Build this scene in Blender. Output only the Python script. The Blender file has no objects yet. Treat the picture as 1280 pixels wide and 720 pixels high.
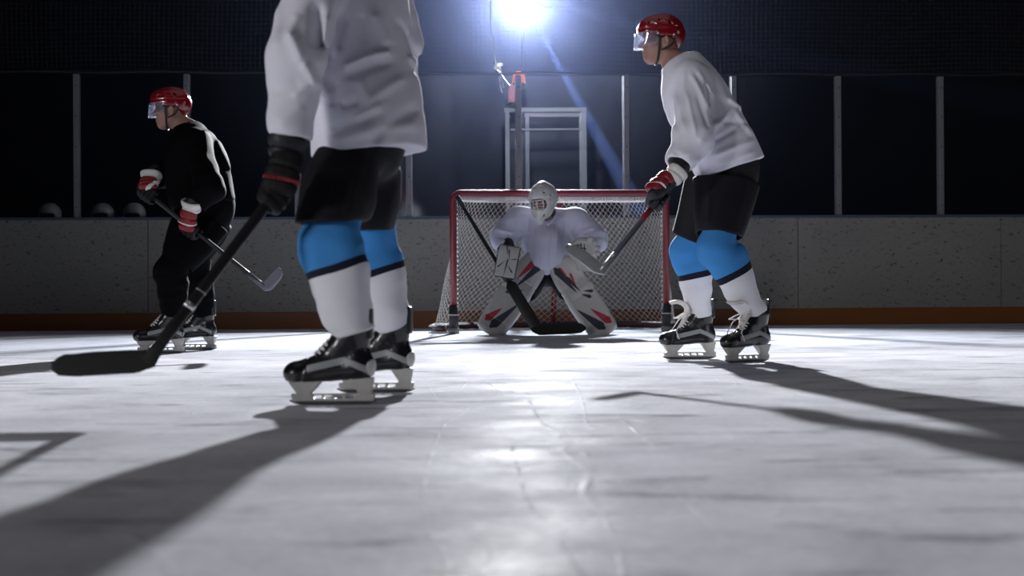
import bpy, math, random
import numpy as np
from mathutils import Vector, Matrix

# ------------------------------------------------------------------ camera, light, exposure
scene = bpy.context.scene
FPX = 1778.0            # focal length in pixels of a 1280 px wide frame (50 mm)
CAMH = 0.39
ROLL = math.radians(0.36)
RGT = np.array([math.cos(ROLL), 0, -math.sin(ROLL)])
UPV = np.array([math.sin(ROLL), 0, math.cos(ROLL)])
CAM = np.array([0, 0, CAMH])


def at(px, py, Y):
    """world point seen at pixel (px, py) of the 1280x720 frame at depth Y"""
    return CAM + Y * np.array([0, 1, 0]) + ((px - 640) * RGT + (360 - py) * UPV) * Y / FPX


cam_data = bpy.data.cameras.new('camera')
cam = bpy.data.objects.new('camera', cam_data)
scene.collection.objects.link(cam)
cam_data.sensor_width = 36
cam_data.lens = 36 * FPX / 1280
mw = Matrix.Identity(4)
for r_ in range(3):
    mw[r_][0] = RGT[r_]
    mw[r_][1] = UPV[r_]
    mw[r_][2] = (0, -1, 0)[r_]
    mw[r_][3] = CAM[r_]
cam.matrix_world = mw
cam_data.clip_start = 0.05
cam_data.clip_end = 200
cam_data.dof.use_dof = True
cam_data.dof.focus_distance = 8.6
cam_data.dof.aperture_fstop = 2.8
scene.camera = cam

scene.view_settings.view_transform = 'Standard'
scene.view_settings.look = 'None'
scene.view_settings.exposure = 0.0
scene.view_settings.gamma = 1.0
scene.view_settings.use_curve_mapping = False
scene.cycles.use_denoising = True
scene.cycles.volume_bounces = 0
scene.cycles.transparent_max_bounces = 24
scene.cycles.max_bounces = 8

world = bpy.data.worlds.new('world')
scene.world = world
world.use_nodes = True
world.node_tree.nodes['Background'].inputs[0].default_value = (0.5, 0.6, 1.0, 1)
world.node_tree.nodes['Background'].inputs[1].default_value = 0.0035

LAMP = np.array([0.15, 17.0, 3.82])     # the lit floodlight behind the glass
LAMP_W = 17000
BEAM_W = 3000000  # for the added narrow spots that draw the streaks in the haze


def area_light(name, loc, target, size, watts, col=(1, 1, 1), size_y=None, spread=180):
    d = bpy.data.lights.new(name, 'AREA')
    d.energy = watts
    d.color = col
    d.size = size
    if size_y:
        d.shape = 'RECTANGLE'
        d.size_y = size_y
    d.spread = math.radians(spread)
    o = bpy.data.objects.new(name, d)
    scene.collection.objects.link(o)
    o.location = loc
    v = Vector(target) - Vector(loc)
    o.rotation_euler = v.to_track_quat('-Z', 'Y').to_euler()
    return o


area_light('overhead_fill', (0, 6, 7.9), (0, 6.01, 0), 7.0, 26, (1, 1, 1))  # added overhead fill that lifts the shadows on the ice
# added soft fill lights, out of frame at either side of the ice
area_light('side_fill', (-10.5, -5.0, 3.0), (0.2, 6.3, 1.0), 2.0, 47, (1.0, 0.98, 0.98), spread=46)
area_light('far_side_fill', (14.5, 3.5, 3.4), (0.5, 9, 0.8), 2.5, 16, (0.97, 0.97, 1.0), spread=120)

# ------------------------------------------------------------------ helpers
COL = scene.collection


def V(*a):
    return np.array(a, dtype=float)


def unit(v):
    v = np.asarray(v, dtype=float)
    return v / np.linalg.norm(v)


def lerp(a, b, t):
    return np.asarray(a) * (1 - t) + np.asarray(b) * t


def link(o, parent=None):
    COL.objects.link(o)
    if parent is not None:
        o.parent = parent
        o.matrix_parent_inverse = parent_world(parent).inverted()
    return o


def parent_world(p):
    m = p.matrix_basis.copy()
    q = p.parent
    if q is not None:
        return parent_world(q) @ p.matrix_parent_inverse @ m
    return m


def tag(o, label=None, cat=None, group=None, kind=None):
    if label: o['label'] = label
    if cat: o['category'] = cat
    if group: o['group'] = group
    if kind: o['kind'] = kind
    return o


def empty(name, loc):
    o = bpy.data.objects.new(name, None)
    o.location = tuple(loc)
    o.empty_display_size = 0.1
    COL.objects.link(o)
    return o


def raw_mesh(name, verts, faces, mats, smooth=True, attrs=None):
    """verts (n,3), faces: list of arrays of equal-length index rows"""
    me = bpy.data.meshes.new(name)
    verts = np.asarray(verts, dtype=np.float32)
    groups = faces if isinstance(faces, list) else [faces]
    groups = [np.asarray(g, dtype=np.int32) for g in groups if len(g)]
    loops = np.concatenate([g.ravel() for g in groups])
    tot = np.concatenate([np.full(len(g), g.shape[1], dtype=np.int32) for g in groups])
    start = np.concatenate([[0], np.cumsum(tot)[:-1]]).astype(np.int32)
    me.vertices.add(len(verts))
    me.vertices.foreach_set('co', verts.ravel())
    me.loops.add(len(loops))
    me.loops.foreach_set('vertex_index', loops)
    me.polygons.add(len(tot))
    me.polygons.foreach_set('loop_start', start)
    me.polygons.foreach_set('loop_total', tot)
    me.polygons.foreach_set('use_smooth', np.full(len(tot), smooth))
    me.update(calc_edges=True)
    me.validate()
    for k, v in (attrs or {}).items():
        a = me.attributes.new(k, 'FLOAT', 'POINT')
        a.data.foreach_set('value', np.asarray(v, dtype=np.float32))
    for m in (mats if isinstance(mats, (list, tuple)) else [mats]):
        me.materials.append(m)
    return me


def mesh_obj(name, me, parent=None):
    return link(bpy.data.objects.new(name, me), parent)


class MB:
    """collects boxes, tubes and strips into one mesh"""

    def __init__(self):
        self.v, self.q, self.t, self.n = [], [], [], 0

    def add(self, verts, quads=(), tris=()):
        self.v.append(np.asarray(verts, dtype=float))
        if len(quads): self.q.append(np.asarray(quads) + self.n)
        if len(tris): self.t.append(np.asarray(tris) + self.n)
        self.n += len(verts)
        return self

    def box(self, c, half, R=None, bev=0.0):
        hx, hy, hz = half
        b = min(bev, hx * .9, hy * .9, hz * .9)
        if b <= 0:
            p = np.array([[x, y, z] for x in (-hx, hx) for y in (-hy, hy) for z in (-hz, hz)], float)
            q = [[0, 1, 3, 2], [4, 6, 7, 5], [0, 4, 5, 1], [2, 3, 7, 6], [0, 2, 6, 4], [1, 5, 7, 3]]
            tr = []
        else:
            p, ids = [], {}
            for sx in (0, 1):
                for sy in (0, 1):
                    for sz in (0, 1):
                        for ax in range(3):
                            e = [hx - b, hy - b, hz - b]
                            e[ax] += b
                            p.append([e[0] * (2 * sx - 1), e[1] * (2 * sy - 1), e[2] * (2 * sz - 1)])
                            ids[(sx, sy, sz, ax)] = len(p) - 1
            p = np.array(p)
            q, tr = [], []
            for ax in range(3):
                o1, o2 = (ax + 1) % 3, (ax + 2) % 3
                for s in (0, 1):
                    f = []
                    for (a, c2) in ((0, 0), (1, 0), (1, 1), (0, 1)):
                        k = [0, 0, 0]; k[ax] = s; k[o1] = a; k[o2] = c2
                        f.append(ids[(k[0], k[1], k[2], ax)])
                    q.append(f if s else f[::-1])
                for a in (0, 1):
                    for c2 in (0, 1):
                        k0 = [0, 0, 0]; k1 = [0, 0, 0]
                        k0[o1] = a; k0[o2] = c2; k1[o1] = a; k1[o2] = c2; k1[ax] = 1
                        f = [ids[(*k0, o1)], ids[(*k1, o1)], ids[(*k1, o2)], ids[(*k0, o2)]]
                        q.append(f if a != c2 else f[::-1])
            for sx in (0, 1):
                for sy in (0, 1):
                    for sz in (0, 1):
                        f = [ids[(sx, sy, sz, 0)], ids[(sx, sy, sz, 1)], ids[(sx, sy, sz, 2)]]
                        tr.append(f if (sx + sy + sz) % 2 else f[::-1])
        if R is not None: p = p @ np.asarray(R).T
        return self.add(p + np.asarray(c, float), q, tr)

    def tube(self, pts, r, n=8, closed=False, cap=True):
        P = np.asarray(pts, float)
        m = len(P)
        r = np.broadcast_to(np.asarray(r, float), (m,))
        T = np.gradient(P, axis=0) if not closed else np.roll(P, -1, 0) - np.roll(P, 1, 0)
        T /= np.linalg.norm(T, axis=1)[:, None] + 1e-12
        ref = np.eye(3)[np.argmin(np.abs(T).sum(0))]
        A = np.cross(T, ref)
        A /= np.linalg.norm(A, axis=1)[:, None] + 1e-12
        B = np.cross(T, A)
        ang = np.arange(n) * 2 * math.pi / n
        ring = (np.cos(ang)[None, :, None] * A[:, None] + np.sin(ang)[None, :, None] * B[:, None]) * r[:, None, None] + P[:, None]
        v = ring.reshape(-1, 3)
        i = np.arange(m if closed else m - 1)
        j = np.arange(n)
        I, J = np.meshgrid(i, j, indexing='ij')
        I2 = (I + 1) % m
        J2 = (J + 1) % n
        q = np.stack([I * n + J, I * n + J2, I2 * n + J2, I2 * n + J], -1).reshape(-1, 4)
        tr = []
        if cap and not closed:
            v = np.concatenate([v, P[:1], P[-1:]])
            c0, c1 = m * n, m * n + 1
            for k in range(n):
                tr.append([c0, (k + 1) % n, k])
                tr.append([c1, (m - 1) * n + k, (m - 1) * n + (k + 1) % n])
        return self.add(v, q, tr)

    def sweep(self, rings, cap=True):
        """rings: list of equally long point loops -> skin"""
        R = np.asarray(rings, float)
        m, n = R.shape[:2]
        I, J = np.meshgrid(np.arange(m - 1), np.arange(n), indexing='ij')
        J2 = (J + 1) % n
        q = np.stack([I * n + J, I * n + J2, (I + 1) * n + J2, (I + 1) * n + J], -1).reshape(-1, 4)
        v = R.reshape(-1, 3)
        tr = []
        if cap:
            v = np.concatenate([v, R[0].mean(0)[None], R[-1].mean(0)[None]])
            for k in range(n):
                tr.append([m * n, (k + 1) % n, k])
                tr.append([m * n + 1, (m - 1) * n + k, (m - 1) * n + (k + 1) % n])
        return self.add(v, q, tr)

    def grid(self, pts):
        P = np.asarray(pts, float)
        m, n = P.shape[:2]
        I, J = np.meshgrid(np.arange(m - 1), np.arange(n - 1), indexing='ij')
        q = np.stack([I * n + J, I * n + J + 1, (I + 1) * n + J + 1, (I + 1) * n + J], -1).reshape(-1, 4)
        return self.add(P.reshape(-1, 3), q)

    def build(self, name, mats, parent=None, smooth=True, fix=True):
        fs = []
        if self.q: fs.append(np.concatenate(self.q))
        if self.t: fs.append(np.concatenate(self.t))
        me = raw_mesh(name, np.concatenate(self.v), fs, mats, smooth)
        if fix:
            import bmesh
            bm = bmesh.new(); bm.from_mesh(me)
            bmesh.ops.recalc_face_normals(bm, faces=bm.faces)
            bm.to_mesh(me); bm.free()
        return mesh_obj(name, me, parent)


def sharp(o, ang=35):
    """smooth shading with hard edges above an angle"""
    import bmesh
    bm = bmesh.new(); bm.from_mesh(o.data)
    for e in bm.edges:
        if len(e.link_faces) == 2 and e.calc_face_angle(0) > math.radians(ang):
            e.smooth = False
    bm.to_mesh(o.data); bm.free()
    return o


# ---- signed distance modelling: every soft shape is a distance field turned into one closed skin
def smin(a, b, k):
    h = np.clip(0.5 + 0.5 * (b - a) / k, 0, 1)
    return b * (1 - h) + a * h - k * h * (1 - h)


def smax(a, b, k):
    return -smin(-a, -b, k)


def union(k, *ds):
    d = ds[0]
    for e in ds[1:]:
        d = smin(d, e, k) if k > 0 else np.minimum(d, e)
    return d


def rc(P, a, b, ra, rb):
    a = np.asarray(a, float); ab = np.asarray(b, float) - a
    Q = P - a
    t = np.clip(Q @ ab / (ab @ ab), 0, 1)
    D = Q - t[:, None] * ab
    return np.sqrt((D * D).sum(1)) - (ra + (rb - ra) * t)


def chain(P, pts, rs, k=0.0):
    d = None
    for i in range(len(pts) - 1):
        e = rc(P, pts[i], pts[i + 1], rs[i], rs[i + 1])
        d = e if d is None else (smin(d, e, k) if k else np.minimum(d, e))
    return d


def ell(P, c, r, R=None):
    Q = P - np.asarray(c, float)
    if R is not None: Q = Q @ np.asarray(R, float)      # columns of R = local axes
    r = np.asarray(r, float)
    k0 = np.sqrt(((Q / r) ** 2).sum(1)) + 1e-9
    k1 = np.sqrt(((Q / (r * r)) ** 2).sum(1)) + 1e-9
    return k0 * (k0 - 1) / k1


def rbox(P, c, half, rad=0.0, R=None):
    Q = P - np.asarray(c, float)
    if R is not None: Q = Q @ np.asarray(R, float)
    q = np.abs(Q) - (np.asarray(half, float) - rad)
    return np.sqrt((np.maximum(q, 0) ** 2).sum(1)) + np.minimum(q.max(1), 0) - rad


def plane(P, p, n):
    """negative on the side opposite to n"""
    return (P - np.asarray(p, float)) @ unit(n)


def axisframe(A, B, side):
    ez = unit(np.asarray(B, float) - A)
    ex = np.asarray(side, float)
    ex = unit(ex - ez * (ex @ ez))
    return ex, np.cross(ez, ex), ez


def loft(P, A, B, side, keys, power=2.0, cap=0.02):
    """tapering tube from A to B; keys (t, a, b, ox, oy): half widths along side / across it, offsets"""
    A = np.asarray(A, float); B = np.asarray(B, float)
    ex, ey, ez = axisframe(A, B, side)
    L = np.linalg.norm(B - A)
    Q = P - A
    t = Q @ ez / L
    K = np.array([list(k) + [0] * (5 - len(k)) for k in keys], float)
    tt = np.linspace(K[0, 0], K[-1, 0], 80)
    sm = lambda c: np.convolve(np.pad(np.interp(tt, K[:, 0], K[:, c]), 5, 'edge'), np.ones(11) / 11, 'valid')
    f = lambda c: np.interp(t, tt, sm(c))
    a, b = f(1), f(2)
    x = (Q @ ex - f(3)) / a
    y = (Q @ ey - f(4)) / b
    if power == 2.0:
        rr = np.sqrt(x * x + y * y)
    else:
        rr = (np.abs(x) ** power + np.abs(y) ** power) ** (1 / power)
    d = (rr - 1) * np.minimum(a, b)
    return smax(d, smax((K[0, 0] - t) * L, (t - K[-1, 0]) * L, 0.001), cap)


_rng = np.random.RandomState(5)
_NK = _rng.normal(size=(9, 3))
_NP = _rng.uniform(0, 6.28, 9)


def noise(P, freq):
    f = 0
    for k, p in zip(_NK, _NP):
        f = f + np.sin((P @ k) * freq + p)
    return f / 3.0


def ridges(P, segs, plane_axes=(0, 2)):
    """cloth folds: segs = (a, b, width, height); distances measured in the given plane"""
    out = 0
    Q = P[:, plane_axes]
    for a, b, w, h in segs:
        a = np.asarray(a, float)[list(plane_axes)]; ab = np.asarray(b, float)[list(plane_axes)] - a
        D = Q - a
        t = np.clip(D @ ab / (ab @ ab), 0, 1)
        E = D - t[:, None] * ab
        dd = (E * E).sum(1)
        out = out + h * np.exp(-dd / (w * w)) * np.clip(np.minimum(t, 1 - t) * 5 + .25, 0, 1)
    return out


EDGES = []
for _ax in range(3):
    for _a in (0, 1):
        for _b in (0, 1):
            p0 = [0, 0, 0]; p0[(_ax + 1) % 3] = _a; p0[(_ax + 2) % 3] = _b
            p1 = list(p0); p1[_ax] = 1
            EDGES.append((tuple(p0), tuple(p1)))


def sdf_mesh(name, fn, lo, hi, h, mats, attrs=None, relax=1):
    lo = np.asarray(lo, float) - 3 * h; hi = np.asarray(hi, float) + 3 * h
    B = 4
    nb = np.ceil((hi - lo) / (h * B)).astype(int) + 1
    cc = np.stack(np.meshgrid(*[lo[i] + (np.arange(nb[i]) * B + (B - 1) / 2) * h for i in range(3)], indexing='ij'), -1).reshape(-1, 3)
    dc = np.concatenate([fn(cc[i:i + 400000]) for i in range(0, len(cc), 400000)]).reshape(nb)
    act = np.abs(dc) < h * B * 1.9 + 0.012
    Vv = np.repeat(np.repeat(np.repeat(dc, B, 0), B, 1), B, 2).astype(np.float32)
    m = np.repeat(np.repeat(np.repeat(act, B, 0), B, 1), B, 2)
    ijk = np.argwhere(m)
    out = np.empty(len(ijk), np.float32)
    for i in range(0, len(ijk), 400000):
        out[i:i + 400000] = fn(lo + ijk[i:i + 400000] * h)
    Vv[m] = out
    Vv[Vv == 0] = 1e-7
    s = Vv < 0
    c = np.zeros(np.array(s.shape) - 1, np.int8)
    n = s.shape
    for a in (0, 1):
        for b in (0, 1):
            for d in (0, 1):
                c += s[a:n[0] - 1 + a, b:n[1] - 1 + b, d:n[2] - 1 + d]
    mixed = (c > 0) & (c < 8)
    cells = np.argwhere(mixed)
    idx = np.full(mixed.shape, -1, np.int32)
    idx[mixed] = np.arange(len(cells))
    acc = np.zeros((len(cells), 3)); cnt = np.zeros(len(cells))
    for a, b in EDGES:
        ca = cells + a; cb = cells + b
        va = Vv[ca[:, 0], ca[:, 1], ca[:, 2]]; vb = Vv[cb[:, 0], cb[:, 1], cb[:, 2]]
        k = (va < 0) != (vb < 0)
        t = va[k] / (va[k] - vb[k])
        acc[k] += np.array(a) + t[:, None] * (np.array(b) - np.array(a))
        cnt[k] += 1
    verts = lo + h * (cells + acc / cnt[:, None])
    faces = []
    for ax in range(3):
        o1, o2 = (ax + 1) % 3, (ax + 2) % 3
        sa = [slice(None)] * 3; sb = [slice(None)] * 3
        sa[ax] = slice(0, -1); sb[ax] = slice(1, None)
        ch = s[tuple(sa)] != s[tuple(sb)]
        e = np.argwhere(ch)
        e = e[(e[:, o1] > 0) & (e[:, o2] > 0) & (e[:, o1] < n[o1] - 1) & (e[:, o2] < n[o2] - 1)]
        inside = s[e[:, 0], e[:, 1], e[:, 2]]
        quad = []
        for d1, d2 in ((-1, -1), (0, -1), (0, 0), (-1, 0)):
            q = e.copy(); q[:, o1] += d1; q[:, o2] += d2
            quad.append(idx[q[:, 0], q[:, 1], q[:, 2]])
        quad = np.stack(quad, 1)
        quad[~inside] = quad[~inside][:, ::-1]
        faces.append(quad)
    F = np.concatenate(faces)
    for _ in range(relax):
        sm_ = np.zeros_like(verts); cn = np.zeros(len(verts))
        for a, b in ((0, 1), (1, 2), (2, 3), (3, 0)):
            for u, w in ((a, b), (b, a)):
                for d in range(3):
                    sm_[:, d] += np.bincount(F[:, u], verts[F[:, w], d], len(verts))
                cn += np.bincount(F[:, u], minlength=len(verts))
        verts = verts * .5 + sm_ / np.maximum(cn, 1)[:, None] * .5
    at_ = {k: f(verts) for k, f in (attrs or {}).items()}
    return raw_mesh(name, verts, F, mats, True, at_)


def sdf_obj(name, fn, lo, hi, h, mats, parent=None, attrs=None, relax=1):
    return mesh_obj(name, sdf_mesh(name, fn, lo, hi, h, mats, attrs, relax), parent)


def bounds(*pts, pad=0.15):
    P = np.array(pts)
    return P.min(0) - pad, P.max(0) + pad


# ------------------------------------------------------------------ materials
def mat(name, col, rough=0.6, metal=0.0, bump=None, bumpscale=0.1, var=0.0, varscale=6.0, spec=0.5, sheen=0.0, coat=0.0, col2=None):
    m = bpy.data.materials.new(name)
    m.use_nodes = True
    nt = m.node_tree
    b = nt.nodes['Principled BSDF']
    b.inputs['Base Color'].default_value = (*col, 1)
    b.inputs['Roughness'].default_value = rough
    b.inputs['Metallic'].default_value = metal
    b.inputs['Specular IOR Level'].default_value = spec
    b.inputs['Sheen Weight'].default_value = sheen
    b.inputs['Coat Weight'].default_value = coat
    tc = nt.nodes.new('ShaderNodeTexCoord')
    if var or col2:
        n = nt.nodes.new('ShaderNodeTexNoise')
        n.inputs['Scale'].default_value = varscale
        n.inputs['Detail'].default_value = 5
        nt.links.new(tc.outputs['Object'], n.inputs['Vector'])
        mx = nt.nodes.new('ShaderNodeMix'); mx.data_type = 'RGBA'
        mx.inputs[6].default_value = (*col, 1)
        c2 = col2 or tuple(c * (1 - var) for c in col)
        mx.inputs[7].default_value = (*c2, 1)
        nt.links.new(n.outputs[0], mx.inputs[0])
        nt.links.new(mx.outputs[2], b.inputs['Base Color'])
    if bump:
        n = nt.nodes.new('ShaderNodeTexNoise')
        n.inputs['Scale'].default_value = bump
        n.inputs['Detail'].default_value = 3
        nt.links.new(tc.outputs['Object'], n.inputs['Vector'])
        bp = nt.nodes.new('ShaderNodeBump')
        bp.inputs['Strength'].default_value = bumpscale
        bp.inputs['Distance'].default_value = 0.01
        nt.links.new(n.outputs[0], bp.inputs['Height'])
        nt.links.new(bp.outputs[0], b.inputs['Normal'])
    return m


def banded(name, attr, stops, rough=0.85, bump=None, bumpscale=.2, spec=.3):
    """colour bands along a stored surface coordinate: stops = [(pos, colour)] constant"""
    m = mat(name, (1, 1, 1), rough, bump=bump, bumpscale=bumpscale, spec=spec)
    nt = m.node_tree
    a = nt.nodes.new('ShaderNodeAttribute'); a.attribute_name = attr
    rmp = nt.nodes.new('ShaderNodeValToRGB')
    rmp.color_ramp.interpolation = 'CONSTANT'
    els = rmp.color_ramp.elements
    while len(els) < len(stops): els.new(0.5)
    for e, (p, c) in zip(els, stops):
        e.position = p
    for e, (p, c) in zip(els, stops):
        e.color = (*c, 1)
    nt.links.new(a.outputs['Fac'], rmp.inputs[0])
    nt.links.new(rmp.outputs[0], nt.nodes['Principled BSDF'].inputs['Base Color'])
    return m


def glassy(name, tint=(1, 1, 1), gloss=0.06, rough=0.03, dust=0.0, dustscale=3.0):
    """clear sheet: see-through, a weak mirror, a light-scattering veil: dust and scratches, stand-in glare on the visor"""
    m = bpy.data.materials.new(name)
    m.use_nodes = True
    nt = m.node_tree
    nt.nodes.clear()
    out = nt.nodes.new('ShaderNodeOutputMaterial')
    tr = nt.nodes.new('ShaderNodeBsdfTransparent'); tr.inputs[0].default_value = (*tint, 1)
    gl = nt.nodes.new('ShaderNodeBsdfGlossy'); gl.inputs['Roughness'].default_value = rough
    lw = nt.nodes.new('ShaderNodeLayerWeight'); lw.inputs[0].default_value = gloss * 3
    mx = nt.nodes.new('ShaderNodeMixShader')
    mul = nt.nodes.new('ShaderNodeMath'); mul.operation = 'MULTIPLY_ADD'
    mul.inputs[1].default_value = 0.5; mul.inputs[2].default_value = gloss
    nt.links.new(lw.outputs['Fresnel'], mul.inputs[0])
    nt.links.new(mul.outputs[0], mx.inputs[0])
    nt.links.new(tr.outputs[0], mx.inputs[1]); nt.links.new(gl.outputs[0], mx.inputs[2])
    last = mx
    if dust:
        tl = nt.nodes.new('ShaderNodeBsdfTranslucent'); tl.inputs[0].default_value = (.75, .8, 1, 1)
        tc = nt.nodes.new('ShaderNodeTexCoord')
        mp = nt.nodes.new('ShaderNodeMapping'); mp.inputs['Scale'].default_value = (1.0, 1, .35)
        n = nt.nodes.new('ShaderNodeTexNoise'); n.inputs['Scale'].default_value = dustscale; n.inputs['Detail'].default_value = 8
        n.inputs['Roughness'].default_value = .65
        r = nt.nodes.new('ShaderNodeMapRange'); r.inputs[1].default_value = .35; r.inputs[2].default_value = .8
        r.inputs[3].default_value = dust * .4; r.inputs[4].default_value = dust * 2
        nt.links.new(tc.outputs['Object'], mp.inputs[0]); nt.links.new(mp.outputs[0], n.inputs['Vector'])
        nt.links.new(n.outputs[0], r.inputs[0])
        m2 = nt.nodes.new('ShaderNodeMixShader')
        nt.links.new(r.outputs[0], m2.inputs[0])
        nt.links.new(mx.outputs[0], m2.inputs[1]); nt.links.new(tl.outputs[0], m2.inputs[2])
        last = m2
    nt.links.new(last.outputs[0], out.inputs[0])
    return m


M = {}
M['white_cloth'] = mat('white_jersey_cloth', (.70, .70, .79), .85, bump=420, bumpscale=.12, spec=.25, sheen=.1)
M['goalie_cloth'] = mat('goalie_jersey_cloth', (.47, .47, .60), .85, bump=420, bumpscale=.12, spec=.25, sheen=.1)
M['black_cloth'] = mat('black_jersey_cloth', (.003, .003, .004), .8, bump=350, bumpscale=.15, spec=.04)
M['shorts_black'] = mat('black_shorts_nylon', (.008, .008, .011), .7, bump=60, bumpscale=.25, spec=.2)
M['skin'] = mat('skin', (.33, .185, .145), .5, bump=300, bumpscale=.1, spec=.35)
M['red_shell'] = mat('red_helmet_shell', (.20, .004, .010), .2, coat=.6)
M['black_foam'] = mat('black_foam', (.01, .01, .012), .6)
M['strap'] = mat('black_strap', (.012, .012, .012), .55)
M['visor'] = glassy('clear_visor', (.93, .95, 1), .10, .06, dust=.22, dustscale=14)  # heavy dust veil stands in for white glare
M['boot'] = mat('black_skate_boot', (.009, .009, .011), .28, bump=90, bumpscale=.15, coat=.2)
M['boot_trim'] = mat('grey_skate_trim', (.27, .28, .29), .45)
M['lace'] = mat('white_lace', (.68, .67, .66), .8)
M['felt'] = mat('white_tongue_felt', (.62, .58, .55), .9, bump=200, bumpscale=.3)
M['holder'] = mat('white_blade_holder', (.50, .49, .47), .38, var=.25, varscale=30)
M['steel'] = mat('skate_steel', (.10, .10, .105), .35, .7)
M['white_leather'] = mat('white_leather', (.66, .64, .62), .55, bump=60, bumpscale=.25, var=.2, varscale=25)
M['mask_white'] = mat('white_mask_shell', (.48, .48, .49), .35, var=.15, varscale=25, coat=.2)
M['red_leather'] = mat('red_leather', (.19, .005, .012), .5, bump=60, bumpscale=.25)
M['dark_leather'] = mat('dark_leather', (.009, .010, .015), .6, bump=60, bumpscale=.3)
M['black_leather'] = mat('black_leather', (.007, .007, .008), .65, bump=60, bumpscale=.3, spec=.2)
M['stick_black'] = mat('black_carbon_stick', (.008, .008, .009), .4, spec=.4)
M['tape_black'] = mat('black_cloth_tape', (.012, .012, .012), .85, bump=250, bumpscale=.5)
M['stick_grey'] = mat('grey_carbon_stick', (.11, .11, .14), .3, .4)
M['blade_grey'] = mat('grey_stick_blade', (.34, .34, .37), .32, .45, var=.35, varscale=18)
M['silver'] = mat('silver_mark', (.7, .7, .72), .25, .8)
M['red_paint'] = mat('red_goal_paint', (.16, .004, .013), .4, coat=.1, var=.25, varscale=9)
M['cord'] = mat('white_net_cord', (.44, .43, .41), .85)
M['boot_pad'] = mat('black_post_sleeve', (.012, .012, .015), .6)
M['snow'] = mat('ice_shavings', (.85, .87, .9), .8, bump=90, bumpscale=1.0)

# ------------------------------------------------------------------ the setting
BY, BS = 14.15, 0.062                 # the end boards: y = BY + BS x
BYAW = math.atan(BS)
BD = V(math.cos(BYAW), math.sin(BYAW), 0)
BN = V(-math.sin(BYAW), math.cos(BYAW), 0)      # away from the rink
BR = np.stack([BD, BN, V(0, 0, 1)], 1)


def bx(px):
    """distance along the boards (from their middle) seen at pixel column px"""
    u = (px - 640) / FPX
    return u * BY / (1 - BS * u) / math.cos(BYAW)


def bp(s, off, z):
    return V(0, BY, 0) + BD * s + BN * off + V(0, 0, z)


def ice_material():
    m = mat('ice', (.74, .74, .78), .3, spec=.05)
    nt = m.node_tree; L = nt.links.new
    b = nt.nodes['Principled BSDF']
    tc = nt.nodes.new('ShaderNodeTexCoord')

    def nz(scale, detail, sx=1, sy=1, rot=0, dist=0.0, rough=.6):
        mp = nt.nodes.new('ShaderNodeMapping')
        mp.inputs['Scale'].default_value = (sx, sy, 1); mp.inputs['Rotation'].default_value = (0, 0, rot)
        n = nt.nodes.new('ShaderNodeTexNoise')
        n.inputs['Scale'].default_value = scale; n.inputs['Detail'].default_value = detail
        n.inputs['Distortion'].default_value = dist; n.inputs['Roughness'].default_value = rough
        L(tc.outputs['Object'], mp.inputs[0]); L(mp.outputs[0], n.inputs['Vector'])
        return n.outputs[0]

    def rng(o, a, b_, c, d):
        r = nt.nodes.new('ShaderNodeMapRange')
        for i, v in enumerate((a, b_, c, d)): r.inputs[1 + i].default_value = v
        L(o, r.inputs[0]); return r.outputs[0]

    def math_(op, a, b_=None):
        n = nt.nodes.new('ShaderNodeMath'); n.operation = op
        for i, v in enumerate((a, b_)):
            if v is None: continue
            if isinstance(v, (int, float)): n.inputs[i].default_value = v
            else: L(v, n.inputs[i])
        return n.outputs[0]

    def scratch(scale, sx, sy, rot, width):
        o = nz(scale, 1.5, sx, sy, rot, .35)
        return rng(math_('ABSOLUTE', math_('SUBTRACT', o, .5)), 0, width, 1, 0)
    big = nz(.55, 6); mid = nz(2.6, 7, 1, 1, .3, .4); fine = nz(38, 6)
    s1 = scratch(1.5, .25, 2.2, .35, .007); s2 = scratch(1.1, 2.4, .22, .25, .006)
    s3 = scratch(2.0, .3, 2.0, -.5, .006); s4 = scratch(.7, .5, .9, .9, .003)
    sc = math_('MAXIMUM', math_('MAXIMUM', s1, s2), math_('MAXIMUM', s3, s4))
    sc = math_('MULTIPLY', sc, rng(nz(5, 4), .42, .62, 0, 1))
    dark = math_('MULTIPLY', rng(nz(3.2, 6, .6, 2.2, .1, .5), .56, .70, 0, 1), .34)
    v = math_('ADD', rng(big, .3, .7, -.06, .06), rng(mid, .3, .7, -.12, .10))
    v = math_('ADD', v, rng(fine, .3, .7, -.06, .06))
    v = math_('SUBTRACT', math_('ADD', v, math_('MULTIPLY', sc, .05)), dark)
    v = math_('ADD', v, .66)
    comb = nt.nodes.new('ShaderNodeCombineColor')
    L(v, comb.inputs[0]); L(v, comb.inputs[1]); L(math_('MULTIPLY', v, 1.08), comb.inputs[2])
    nt.nodes.remove(b)
    df = nt.nodes.new('ShaderNodeBsdfDiffuse'); gl = nt.nodes.new('ShaderNodeBsdfGlossy'); ms = nt.nodes.new('ShaderNodeMixShader')
    L(comb.outputs[0], df.inputs[0])
    L(rng(mid, .35, .65, .30, .50), gl.inputs['Roughness'])
    L(rng(nz(1.7, 5, 1, 1, .8), .42, .70, .002, .016), ms.inputs[0])
    L(df.outputs[0], ms.inputs[1]); L(gl.outputs[0], ms.inputs[2])
    L(ms.outputs[0], nt.nodes['Material Output'].inputs[0])
    b1 = nt.nodes.new('ShaderNodeBump'); b1.inputs['Strength'].default_value = .5; b1.inputs['Distance'].default_value = .02
    L(math_('ADD', math_('ADD', math_('MULTIPLY', mid, .5), math_('MULTIPLY', fine, .12)), math_('MULTIPLY', sc, .16)), b1.inputs['Height'])
    L(b1.outputs[0], df.inputs['Normal']); L(b1.outputs[0], gl.inputs['Normal'])
    return m


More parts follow.
